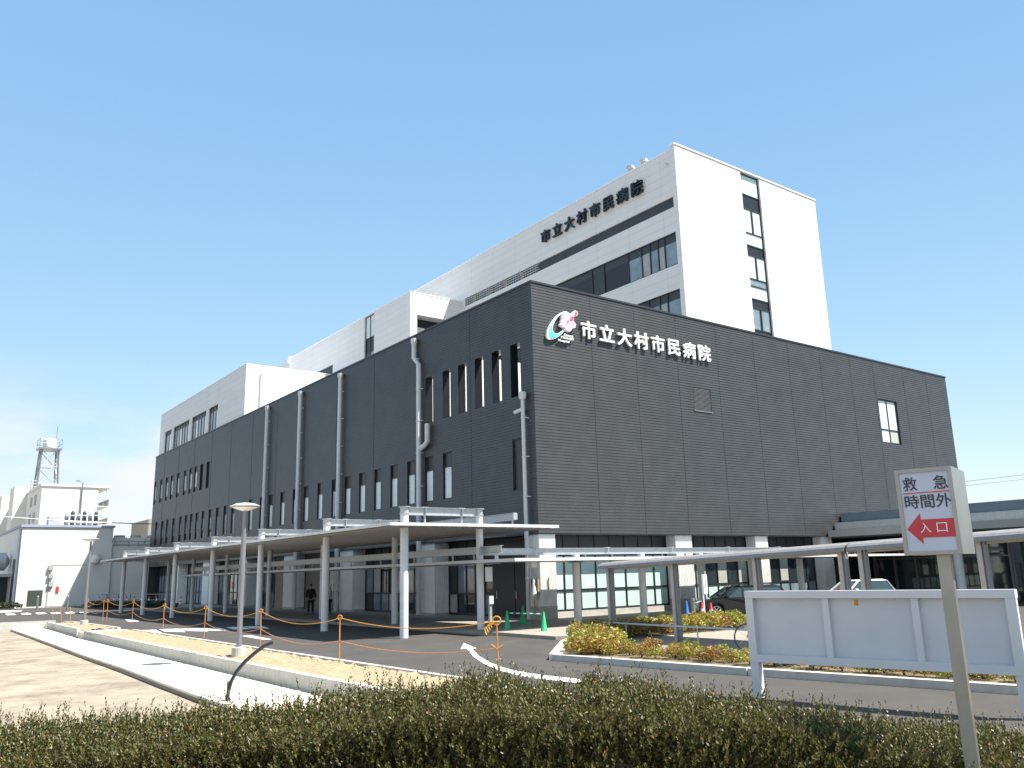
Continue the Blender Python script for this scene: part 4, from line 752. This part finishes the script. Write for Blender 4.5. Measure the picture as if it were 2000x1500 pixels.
# ------------------------------------------------------------------ people
def skin_mesh(nodes, edges, name, m, parent, sub=2, root=0):
    me = bpy.data.meshes.new('tmp'); me.from_pydata([n[0] for n in nodes], edges, []); bm = bmesh.new(); bm.from_mesh(me); bm.verts.layers.skin.verify(); bm.to_mesh(me); bm.free()
    for i, n in enumerate(nodes): r = n[1] if isinstance(n[1], tuple) else (n[1], n[1]); me.skin_vertices[0].data[i].radius = r; me.skin_vertices[0].data[i].use_root = (i == root)
    o = bpy.data.objects.new('tmp', me); COL.objects.link(o); o.modifiers.new('s', 'SKIN'); sd = o.modifiers.new('d', 'SUBSURF'); sd.levels = sub; sd.render_levels = sub
    r = bpy.data.meshes.new_from_object(o.evaluated_get(bpy.context.evaluated_depsgraph_get())); bpy.data.objects.remove(o); r.materials.clear(); r.materials.append(M[m])
    r.polygons.foreach_set('use_smooth', [True]*len(r.polygons)); q = bpy.data.objects.new(name, r); COL.objects.link(q); q.parent = parent; return q
def person(loc, rz, label, top, legs, hat=None, bend=0.0, k=1.0):
    T = thing('person', label, 'person', loc); T.rotation_euler = (0, 0, rz); T.scale = (k, k, k)
    J = [((0, 0, .93), (.13, .10)), ((0, .01, 1.10), (.125, .095)), ((0, .02, 1.32), (.155, .10)), ((0, .0, 1.46), (.06, .06)), ((0, .02, 1.56), (.062, .066)), ((0, .035, 1.65), (.075, .092)), ((0, .03, 1.72), (.05, .07)),
         ((-.19, .0, 1.38), .055), ((-.25, .01, 1.12), .043), ((-.24, .14, .93), .033), ((.19, 0, 1.38), .055), ((.25, .01, 1.12), .043), ((.24, .10, .90), .033),
         ((-.10, 0, .86), .085), ((-.11, .03, .48), .06), ((-.12, 0, .09), .04), ((-.12, .13, .04), .035), ((.10, 0, .86), .085), ((.12, .05, .48), .06), ((.14, -.03, .09), .04), ((.15, .10, .04), .035)]
    Ed = [(0, 1), (1, 2), (2, 3), (3, 4), (4, 5), (5, 6), (2, 7), (7, 8), (8, 9), (2, 10), (10, 11), (11, 12), (0, 13), (13, 14), (14, 15), (15, 16), (0, 17), (17, 18), (18, 19), (19, 20)]
    for sx, w_ in ((-1, 9), (1, 12)):               # palm and five bent fingers grow from each wrist
        wp = Vector(J[w_][0]); b = len(J); J.append((tuple(wp+Vector((0, .05, -.06))), (.030, .016))); Ed.append((w_, b))
        for f, (dx, L) in enumerate(((-.028, .06), (-.010, .072), (.009, .068), (.027, .054))):
            p1 = wp+Vector((dx, .07, -.10)); J.append((tuple(p1), .009)); J.append((tuple(p1+Vector((0, .018, -L*.55))), .0085)); J.append((tuple(p1+Vector((0, .0, -L))), .008)); n = len(J); Ed += [(b, n-3), (n-3, n-2), (n-2, n-1)]
        p1 = wp+Vector((-sx*.036, .065, -.05)); J.append((tuple(p1), .010)); J.append((tuple(p1+Vector((-sx*.02, .02, -.04))), .009)); n = len(J); Ed += [(b, n-2), (n-2, n-1)]
    skin_mesh(J, Ed, 'body', 'skin', T)
    jk = [((0, 0, .84), (.185, .145)), ((0, .005, 1.0), (.175, .135)), ((0, .015, 1.2), (.185, .135)), ((0, .01, 1.36), (.165, .12)), ((0, 0, 1.46), (.085, .085)), ((-.19, 0, 1.39), .085), ((-.255, .01, 1.12), .068), ((-.24, .12, .97), .055), ((.19, 0, 1.39), .085), ((.255, .01, 1.12), .068), ((.24, .09, .94), .055)]
    skin_mesh(jk, [(0, 1), (1, 2), (2, 3), (3, 4), (3, 5), (5, 6), (6, 7), (3, 8), (8, 9), (9, 10)], 'jacket', top, T)
    tr = [((0, 0, .92), (.16, .125)), ((-.10, 0, .80), .105), ((-.11, .03, .48), .08), ((-.12, 0, .10), .066), ((.10, 0, .80), .105), ((.12, .05, .48), .08), ((.14, -.03, .10), .066)]
    skin_mesh(tr, [(0, 1), (1, 2), (2, 3), (0, 4), (4, 5), (5, 6)], 'trousers', legs, T)
    for x, y in ((-.12, 0), (.145, -.03)): skin_mesh([((x, y-.05, .05), .045), ((x, y+.06, .045), .045), ((x+.005, y+.18, .035), .035)], [(0, 1), (1, 2)], 'shoe', 'rubber', T)
    if hat: mb = MB(); mb.lathe((0, .03, 1.66), [(.135, -.01), (.13, .03), (.10, .10), (.05, .135), (.01, .14)], 18); hh = mb.build('helmet', hat, None, True); hh.parent = T
    skin_mesh([((0, -.02, 1.60), (.075, .06)), ((0, .0, 1.68), (.086, .09)), ((0, .03, 1.745), (.06, .075))], [(0, 1), (1, 2)], 'hair', 'hair', T)
    for nm, v in (('eye', ((-.03, .125, 1.655), (.03, .125, 1.655))), ('ear', ((-.082, .03, 1.645), (.082, .03, 1.645)))):
        for q in v: mb = MB(); mb.lathe((q[0], q[1], q[2]-.012), [(.002, -.008), (.01, 0), (.012, .012), (.01, .022), (.002, .03)], 8); oo = mb.build(nm, 'hair' if nm == 'eye' else 'skin', None, True); oo.parent = T
    mb = MB(); mb.add([(-.014, .118, 1.61), (.014, .118, 1.61), (0, .145, 1.612), (0, .125, 1.65)], [(0, 1, 2), (0, 2, 3), (1, 3, 2)]); oo = mb.build('nose', 'skin', None); oo.parent = T
p = az(606, 1200, .12); person((p[0], p[1], .12), R_(-30), 'person in dark jacket and trousers standing under the canopy', 'cloth', 'cloth', k=1.04)
p = az(644, 1200, .12); person((p[0], p[1], .12), R_(70), 'person in pale blue jacket and white helmet half behind a canopy column', 'shirt', 'cloth', 'wplas')
# ------------------------------------------------------------------ cars
def car(loc, rz, paint, label, Lc=4.2, hr=1.45, hb=.92, kind='estate', wd=.84):
    T = thing('parked_car', label, 'car', loc); T.rotation_euler = (0, 0, rz)                # local x forward
    def B(mb, nm, m, par, smooth=True):
        o = mb.build(nm, m, None, smooth); o.parent = par; return o
    h = Lc/2; wx = (h-.82, -h+.78); r = .33; pr = [(h, .28), (h+.02, .5), (h-.06, .68), (h-.35, .78), (h-1.05, hb), (-h+.2, hb+.02), (-h+.02, hb-.15), (-h, .5), (-h+.05, .28)]
    lowr = []
    for cx in (wx[1], wx[0]): lowr += [(cx-r-.05, .22)]+[(cx+(r+.05)*math.cos(a), .32+(r+.06)*math.sin(a)) for a in np.linspace(math.pi, 0, 9)]+[(cx+r+.05, .22)]
    pf = pr+lowr; k = len(pf); cxm = 0; sl_ = [(-wd, .965), (-wd+.05, 1), (wd-.05, 1), (wd, .965)]; vs = []
    for y, s_ in sl_: vs += [(x*(.985 if s_ < 1 else 1), y, .3+(z-.3)*s_) for x, z in pf]
    fs = []
    for j in range(3):
        for i in range(k): fs.append((j*k+i, j*k+(i+1) % k, (j+1)*k+(i+1) % k, (j+1)*k+i))
    bm = bmesh.new(); V = [bm.verts.new(v) for v in vs]
    for f in fs: bm.faces.new([V[i] for i in f])
    e1 = bm.faces.new(V[:k][::-1]); e2 = bm.faces.new(V[3*k:]); bmesh.ops.triangulate(bm, faces=[e1, e2]); bmesh.ops.recalc_face_normals(bm, faces=bm.faces); me = bpy.data.meshes.new('body'); bm.to_mesh(me); bm.free()
    me.materials.append(M[paint]); me.polygons.foreach_set('use_smooth', [True]*len(me.polygons)); me.set_sharp_from_angle(angle=R_(35)); bo = bpy.data.objects.new('body', me); COL.objects.link(bo); bo.parent = T
    xb0, xb1 = h-1.0, -h+(.12 if kind != 'sedan' else .7); xr0, xr1 = h-1.75, -h+(.45 if kind != 'sedan' else 1.3); wb, wr = wd-.05, wd-.22; zb = hb-.01; zr_ = hr-.07
    mb = MB(); c = [(xb0, -wb, zb), (xb0, wb, zb), (xb1, wb, zb), (xb1, -wb, zb), (xr0, -wr, zr_), (xr0, wr, zr_), (xr1, wr, zr_), (xr1, -wr, zr_)]
    mb.add(c, [(0, 1, 5, 4), (1, 2, 6, 5), (2, 3, 7, 6), (3, 0, 4, 7)]); B(mb, 'windows', 'cglass', T, False)
    mb = MB(); mb.add([(xr0+.05, -wr-.02, zr_), (xr0+.05, wr+.02, zr_), (xr1-.05, wr+.02, zr_), (xr1-.05, -wr-.02, zr_), (xr0-.15, -wr+.06, hr-.01), (xr0-.15, wr-.06, hr-.01), (xr1+.15, wr-.06, hr), (xr1+.15, -wr+.06, hr)], [(0, 1, 5, 4), (1, 2, 6, 5), (2, 3, 7, 6), (3, 0, 4, 7), (4, 5, 6, 7), (0, 3, 2, 1)]); B(mb, 'roof', paint, T)
    for s_ in (-1, 1):
        for a, b in (((xb0+.02, wb), (xr0+.03, wr)), ((xb1-.02, wb), (xr1-.03, wr)), ((.05, wb+.003), (.0, wr+.01))):
            mb = MB(); mb.bar((a[0], s_*a[1], zb), (b[0], s_*b[1], zr_+.02), .07, .05); B(mb, 'pillar', paint, T)
        mb = MB(); mb.lathe((xb0-.35, s_*(wd+.08), hb+.02), [(.03, 0), (.09, .03), (.10, .09), (.07, .15), (.02, .16)], 10); B(mb, 'mirror', paint, T)
        mb = MB(); mb.add([(h-.02, s_*(wd-.06), .56), (h-.02, s_*(wd-.40), .56), (h-.13, s_*(wd-.36), .72), (h-.38, s_*(wd-.02), .76), (h-.25, s_*(wd+.006), .6)], [(0, 1, 2, 3, 4)]); B(mb, 'headlight', 'chrome', T)
        for x in wx:
            mb = MB(); mb.tube([(x, s_*(wd-.2), .32), (x, s_*(wd-.17), .32), (x, s_*(wd-.02), .32), (x, s_*(wd+.0), .32)], [.27, .32, .32, .29], 24); t = B(mb, 'wheel', 'rubber', T)
            mb = MB(); mb.tube([(x, s_*(wd+.0), .32), (x, s_*(wd+.012), .32)], .06, 10)
            for q in range(6): a = q*1.047; mb.bar((x, s_*(wd+.004), .32), (x+.2*math.cos(a), s_*(wd+.006), .32+.2*math.sin(a)), .05, .02, (0, 1, 0))
            mb.tube([(x+.205*math.cos(a), s_*(wd+.004), .32+.205*math.sin(a)) for a in np.linspace(0, 6.2832, 21)], .018, 6, False); B(mb, 'rim', 'chrome', t)
    mb = MB(); mb.box(-h+.3, h-.3, -wd+.1, wd-.1, .2, .32); B(mb, 'underbody', 'rubber', T)
    mb = MB(); mb.box(h-.02, h+.03, -.35, .35, .34, .46); B(mb, 'grille', 'black', T)
    return T
wfr = az(1402, 1207, 0); dvc = np.array([.82, -.57]); c0 = np.array(wfr[:2])+dvc*1.32+np.array([.57, .82])*.8
car((c0[0], c0[1], 0), math.atan2(.57, -.82), 'carblk', 'black estate car with silver wheels parked left of the white car', 4.35, 1.42, .90)
wc = car((37.2, 23.2, 0), math.atan2(.35, -.93), 'carwht', 'small white car with a red and white card behind its windscreen', 3.7, 1.55, .98, 'mini', .80)
mb = MB(); mb.add([(.75, -.38, 1.06), (.75, .1, 1.06), (.71, .1, 1.18), (.71, -.38, 1.18)], [(0, 1, 2, 3)]); cd = mb.build('card', 'wplas', None); cd.parent = wc; mb = MB(); mb.add([(.77, -.34, 1.09), (.77, .06, 1.09), (.745, .06, 1.155), (.745, -.34, 1.155)], [(0, 1, 2, 3)]); cc = mb.build('card_text', 'signred', None); cc.parent = wc
# ------------------------------------------------------------------ buildings beyond the left end
Yw = 104.8; e = ay(43, 1042, Yw); sx = ay(221, 1042, Yw)[0]; ztw = 8.5
W1 = thing('utility_building', 'low white windowless building with blue coping, crossed by a slanting shadow', 'building', (e[0], Yw, 0))
mb = MB(); mb.box(e[0], sx, Yw, Yw+22, 0, ztw); mb.build('wall', 'farw', W1); mb = MB(); mb.box(e[0]-.15, sx+.15, Yw-.15, Yw+22.1, ztw, ztw+.25); mb.build('roof', 'farb', W1)
q0, q1 = ay(97, 1103, Yw), ay(168, 1102, Yw); mb = MB(); mb.box(q0[0], q1[0], Yw-.06, Yw, q0[2]-.06, q0[2]); mb.box(q0[0], q0[0]+.06, Yw-.06, Yw, .1, q0[2]-.06); mb.build('door_frame', 'fars', W1)
mb = MB(); mb.box(q0[0]+.1, q1[0], Yw-.03, Yw-.002, .1, q0[2]-.07); mb.build('door', 'farw', W1)
for y in (1109, 1125, 1141): c = ay(99, y, Yw); mb = MB(); mb.box(c[0]-.22, c[0]+.22, Yw-.3, Yw, c[2]-.25, c[2]+.25); mb.build('hinge', 'fars', W1)
c = ay(70, 1166, Yw); mb = MB(); mb.box(c[0]-.8, c[0]+.6, Yw-.05, Yw, c[2]-.9, c[2]+.7); mb.build('hatch', 'dgreen', W1)
c = ay(112, 1150, Yw); mb = MB(); mb.box(c[0]-.13, c[0]+.13, Yw-.12, Yw, c[2]-.4, c[2]+.25); mb.build('extinguisher_box', 'signred', W1); c = ay(186, 1093, Yw); mb = MB(); mb.lathe((c[0], Yw-.3, c[2]-.5), [(.1, 0), (.45, .2), (.5, .6), (.3, 1.0)], 14); mb.build('wall_vent', 'farw', W1)
mb = MB(); mb.tube([(e[0]-.12, Yw+.5, 8.4), (e[0]-.12, Yw+.5, .2)], .12, 8); mb.build('rainwater_pipe', 'pipe', W1)
for k, yy in enumerate((3, 8, 14)): mb = MB(); mb.box(e[0]-.06, e[0], Yw+yy, Yw+yy+1.6, .2, 5.2 if k == 0 else 2.4); mb.build('doorway', 'dgreen', W1)
zt2 = ay(240, 1067, Yw)[2]; W2 = thing('annex', 'lower grey white annex right of the windowless building, topped by fan units', 'building', (sx, Yw, 0)); mb = MB(); mb.box(sx+.01, sx+24, Yw+.3, Yw+20, 0, zt2); mb.build('wall', 'farw', W2)
mb = MB(); mb.box(sx+.2, sx+24, Yw+.25, Yw+.3, zt2+.5, zt2+.62); mb.box(sx+.2, sx+24, Yw+.25, Yw+.3, zt2+.05, zt2+.25)
for i in range(9): mb.box(sx+.4+2.4*i, sx+.5+2.4*i, Yw+.22, Yw+.3, zt2, zt2+.6)
mb.build('railing', 'fars', W2)
fu = None
for i in range(6):
    x = sx+1.1+1.75*i; F_ = thing('fan_unit', 'white rooftop fan unit in the row above the annex railing', 'air conditioner', (x, Yw+2, zt2), 'fan units on the annex roof'); mb = MB(); mb.box(x-.75, x+.75, Yw+1.2, Yw+2.6, zt2, zt2+1.05); mb.build('casing', 'farw', F_); mb = MB(); mb.lathe((x, Yw+1.9, zt2+1.05), [(.6, 0), (.6, .25), (.5, .27)], 14); mb.build('fan_cowl', 'fars', F_)
c = ay(98, 1030, Yw+5); Gq = thing('roof_plant', 'dark rooftop plant of pipes and tanks on the white windowless building', 'roof plant', (c[0], Yw+5, ztw)); x0_ = c[0]
mb = MB(); mb.box(x0_-.3, x0_+.9, Yw+4.5, Yw+6, ztw+.2, ztw+1.5); mb.build('duct', 'fars', Gq)
for i in range(6): mb = MB(); mb.lathe((x0_+1.6+.62*i, Yw+5, ztw+.2), [(.22, 0), (.25, .4), (.22, 1.5+.3*(i % 2)), (.1, 1.7+.3*(i % 2))], 8); mb.build('vessel', 'dgreen' if i % 2 else 'lampg', Gq)
mb = MB(); mb.tube([(x0_+1.2, Yw+4.6, ztw+1.6), (x0_+5.4, Yw+4.6, ztw+1.7)], .07, 6); mb.tube([(x0_+1.2, Yw+4.6, ztw+.9), (x0_+5.2, Yw+4.6, ztw+.8)], .07, 6); mb.build('pipe_run', 'galv', Gq)
Ya = 150.0; a = ay(83, 945, Ya); b = ay(192, 956, Ya); za = a[2]-.3
AP = thing('apartment_block', 'white concrete apartment block with stepped side and stacked end balconies', 'apartment block', (a[0], Ya, 0))
mb = MB(); mb.box(a[0], b[0], Ya, Ya+110, 0, za); mb.build('wall', 'farw', AP)
mb = MB(); mb.box(a[0]-.2, b[0]+1.9, Ya-.2, Ya+110, za, za+.35); mb.build('roof', 'farw', AP)
for yy in (16, 34, 54): mb = MB(); mb.box(a[0]-2.0, a[0]-.01, Ya+yy, Ya+yy+6, 0, za+1.4); mb.build('stair_tower', 'farw', AP)
for yy in (5, 9.5, 25, 30, 45, 49):
    for zf in (.30, .52, .74, .9): mb = MB(); mb.box(a[0]-.12, a[0]-.0, Ya+yy, Ya+yy+1.6, za*zf-.8, za*zf+.8); mb.build('window', 'fars', AP)
for i in range(5):
    z = za-.2-3.0*i; mb = MB(); mb.box(b[0]+.01, b[0]+1.8, Ya+.1, Ya+8, z-2.85, z-2.7); o = mb.build('balcony', 'farw', AP); mb = MB(); mb.box(b[0]+.02, b[0]+1.75, Ya+.1, Ya+.16, z-1.65, z-1.58); mb.box(b[0]+1.7, b[0]+1.8, Ya+.1, Ya+8, z-2.6, z-1.6); mb.box(b[0]+.9, b[0]+.95, Ya+.1, Ya+.16, z-2.7, z-1.6); mb.build('railing', 'fars', o); mb = MB(); mb.box(b[0]+1.2, b[0]+1.3, Ya+.1, Ya+.2, z-1.6, z-.1); mb.build('post', 'farw', o)
c = ay(161, 950, Ya); mb = MB(); mb.tube([(c[0]-1.0, Ya-.2, za+.9), (c[0]-.6, Ya-.2, za+1.0), (c[0], Ya-.2, za+.7), (c[0], Ya-.2, 8)], .11, 6); mb.build('rainwater_pipe', 'lampg', AP)
c = ay(60, 952, Ya+20); mb = MB(); mb.tube([(c[0], Ya+20, za), (c[0], Ya+20, za+3)], .05, 5)
for k in range(3): mb.tube([(c[0]-.9, Ya+20, za+1.9+.5*k), (c[0]+.9, Ya+20, za+1.9+.5*k)], .04, 5)
mb.build('aerial', 'lampg', AP)
# lattice water tower
Yt = 190.0; l0, l1, u0, u1 = ay(70, 960, Yt), ay(112, 945, Yt), ay(80, 879, Yt), ay(112, 879, Yt); zp = u0[2]
WT = thing('water_tower', 'steel lattice tower carrying a white tank above the apartment roof', 'tower', ((l0[0]+l1[0])/2, Yt, 0)); cx = (l0[0]+l1[0])/2; wb_ = (l1[0]-l0[0])/2*1.25; wu = (u1[0]-u0[0])/2; cu = (u0[0]+u1[0])/2; cx += (cu-cx)*.9
z0_ = 12.0
def cor(t, i): s_ = wb_+(wu-wb_)*t; return Vector((cx+(-1, 1, 1, -1)[i]*s_, Yt+(-1, -1, 1, 1)[i]*s_, z0_+(zp-z0_)*t))
for i in range(4): mb = MB(); mb.bar(cor(-.4, i), cor(1, i), .28, .28); mb.build('leg', 'lampg', WT)
mb = MB()
for k in range(5):
    for i in range(4): mb.bar(cor(k/5, i), cor((k+1)/5, (i+1) % 4), .12, .12); mb.bar(cor(k/5, (i+1) % 4), cor((k+1)/5, i), .12, .12); mb.bar(cor((k+1)/5, i), cor((k+1)/5, (i+1) % 4), .14, .14)
mb.build('bracing', 'galv', WT); mb = MB(); mb.box(cu-wu-.6, cu+wu+.6, Yt-wu-.6, Yt+wu+.6, zp, zp+.3); mb.build('platform', 'lampg', WT)
tz = ay(98, 858, Yt)[2]; mb = MB(); mb.lathe((cu, Yt, zp+.3), [(wu*.8, 0), (wu*.82, .1), (wu*.82, tz-zp-.5), (wu*.7, tz-zp-.3), (.2, tz-zp-.1)], 20); mb.build('tank', 'farw', WT, True)
mb = MB()
for i in range(4): mb.tube([(cu+(-1, 1, 1, -1)[i]*(wu+.5), Yt+(-1, -1, 1, 1)[i]*(wu+.5), zp+.3), (cu+(-1, 1, 1, -1)[i]*(wu+.5), Yt+(-1, -1, 1, 1)[i]*(wu+.5), zp+2.2)], .05, 5)
for zz in (1.2, 2.1): mb.tube([(cu+q[0]*(wu+.5), Yt+q[1]*(wu+.5), zp+zz) for q in ((-1, -1), (1, -1), (1, 1), (-1, 1), (-1, -1))], .05, 5)
mb.build('railing', 'lampg', WT); q = ay(113, 832, Yt); mb = MB(); mb.tube([(q[0], Yt, zp), (q[0], Yt, q[2])], .05, 5); mb.build('aerial', 'lampg', WT)
# far left plant yard and its fence
c = ay(4, 1097, 112); TK = thing('storage_tank', 'shiny horizontal tank on a rack beside the white building', 'tank', (c[0], 112, 0)); mb = MB(); mb.tube([(c[0]-4, 112, c[2]), (c[0]-3.8, 112, c[2]), (c[0]+.3, 112, c[2]), (c[0]+.7, 112, c[2])], [.3, 1.0, 1.0, .3], 18); mb.build('tank', 'galv', TK, True)
mb = MB(); mb.box(c[0]-5, c[0]+2.2, 110.5, 113.5, c[2]-1.7, c[2]-1.35); mb.build('rack', 'galv', TK)
for x in (c[0]-4.5, c[0]-1, c[0]+2): mb = MB(); mb.box(x-.1, x+.1, 110.8, 111.0, 0, c[2]-1.7); mb.build('leg', 'galv', TK)
mb = MB(); mb.box(c[0]-4, c[0]+1.8, 113, 113.2, 0, c[2]-1.7); mb.build('back_panel', 'dgreen', TK)
def rail_fence(p0, p1, h, m, label, step=2.0, name='fence'):
    F_ = thing(name, label, 'fence', (*p0, 0)); p0 = Vector((*p0, 0)); p1 = Vector((*p1, 0)); n = int((p1-p0).length/step)
    for i in range(n+1): q = p0.lerp(p1, i/n); mb = MB(); mb.box(q.x-.035, q.x+.035, q.y-.035, q.y+.035, 0, h); mb.build('post', m, F_)
    mb = MB()
    for z in (h-.04, h*.5): mb.bar(p0+Vector((0, 0, z)), p1+Vector((0, 0, z)), .05, .05)
    mb.build('rail', m, F_)
e0, e1 = az(0, 1185, 0), az(55, 1183, 0); rail_fence((e0[0]-4, e0[1]), (e1[0], e1[1]), 3.2, 'galv', 'tall thin pipe fence before the tank yard at the left', 2.4)
e0, e1 = az(60, 1180, 0), az(330, 1184, 0); rail_fence((e0[0], e0[1]), (e1[0], e1[1]), 1.2, 'lampg', 'low dark pipe fence along the foot of the white building', 3.0)
LM = [shrub_mesh(20+i, 'low', 500, .7, .55, .16) for i in range(3)]
def low_hedge(pa, pb_, label):
    a_, b_ = az(*pa, 0), az(*pb_, 0); Hh = thing('low_hedge', label, 'hedge', (a_[0], a_[1], 0)); n = max(3, int(np.linalg.norm(b_-a_)/.75)); V = []
    for i in range(n):
        q = a_+(b_-a_)*i/n; me = LM[i % 3]; co = np.empty(len(me.vertices)*3); me.vertices.foreach_get('co', co); co = co.reshape(-1, 3)*1.25; an = random.random()*6; c_, s_ = math.cos(an), math.sin(an); V.append(co@np.array([[c_, s_, 0], [-s_, c_, 0], [0, 0, 1]])+(q-a_))
    o = bpy.data.objects.new('foliage', fast_mesh('foliage', np.concatenate(V), 'low')); COL.objects.link(o); o.parent = Hh
low_hedge((-30, 1191), (40, 1189), 'low dark hedge before the tank yard at the left'); low_hedge((180, 1189), (335, 1189), 'low dark hedge in the building shade behind the far canopy columns')
cone((83, 1179), .0, 'green', 'far green cone near the hatch of the white building', .9); cone((127, 1177), .0, 'green', 'far green cone left of the far lamp post', .9)
LR = 'small far red and white cone in the shaded row behind the canopy columns'
for x in (193, 209, 222, 232, 246, 262, 275, 290, 305, 322, 338, 352): cone((x, 1183+(x-193)*.015), .0, 'red', LR, 1.0, 'far row of cones', bands=((.25, .45), (.6, .75)))
for x, l in ((72, 'dark short marker post on the left beside the far dashes'), (131, 'dark short marker post nearer the far lamp post')): q = az(x, 1191, 0); mb = MB(); mb.lathe((q[0], q[1], 0), [(.10, 0), (.10, 1.25), (.05, 1.32)], 10); tag(mb.build('marker_post', 'lampg'), l, 'post')
c = ay(288, 1060, 125); d1 = ay(300, 1014, 125); FB = thing('far_building', 'narrow strip of a beige building behind the far left corner of the hospital', 'building', (c[0], 125, 0)); mb = MB(); mb.box(c[0], c[0]+9, 125, 135, 0, d1[2]); mb.build('wall', 'pave', FB); mb = MB(); mb.box(c[0]+.3, c[0]+.7, 124.94, 125, d1[2]*.72, d1[2]*.85); mb.build('window', 'fars', FB)
# overhead cables, right hand background
def cable(p, q, sag, label, r=.03):
    mb = MB(); p = np.array(p); q = np.array(q); mb.tube([tuple(p+(q-p)*t+np.array([0, 0, -sag*4*t*(1-t)])) for t in np.linspace(0, 1, 24)], r, 5); tag(mb.build('overhead_cable', 'lampg'), label, 'cable')
cable(ay(-200, 991, 100), ay(330, 1024, 100), .3, 'dark overhead cable crossing before the white buildings', .05)
cable(ay(1700, 960, 60), ay(2300, 890, 60), .2, 'upper overhead cable in the sky right of the sign', .05); cable(ay(1700, 968, 60), ay(2300, 898, 60), .25, 'lower overhead cable in the sky right of the sign', .04)
WF = thing('mesh_fence', 'white wire mesh fence beyond the porch', 'fence', (64, 24, 0))
for y in np.arange(14, 28.1, 2.0): mb = MB(); mb.box(63.95, 64.05, y-.06, y+.06, 0, 2.1); mb.build('post', 'wplas', WF)
mb = MB()
for y in np.arange(14, 28, .18): mb.box(63.99, 64.01, y, y+.018, .1, 2.0)
for z in np.arange(.15, 2.05, .24): mb.box(63.985, 64.015, 14, 28, z, z+.02)
mb.build('mesh', 'wplas', WF)
FBR = thing('background_building', 'dark low building beyond the mesh fence under the porch', 'building', (80, 20, 0)); mb = MB(); mb.box(82, 100, -20, 60, 0, 5.4); mb.build('wall', 'fars', FBR); mb = MB(); mb.box(81.6, 100, -20.4, 60.4, 5.4, 5.8); mb.build('roof', 'trimd', FBR)
for y in np.arange(-16, 58, 4): mb = MB(); mb.box(81.93, 82, y, y+2, 1, 3.4); mb.build('window', 'glass', FBR)
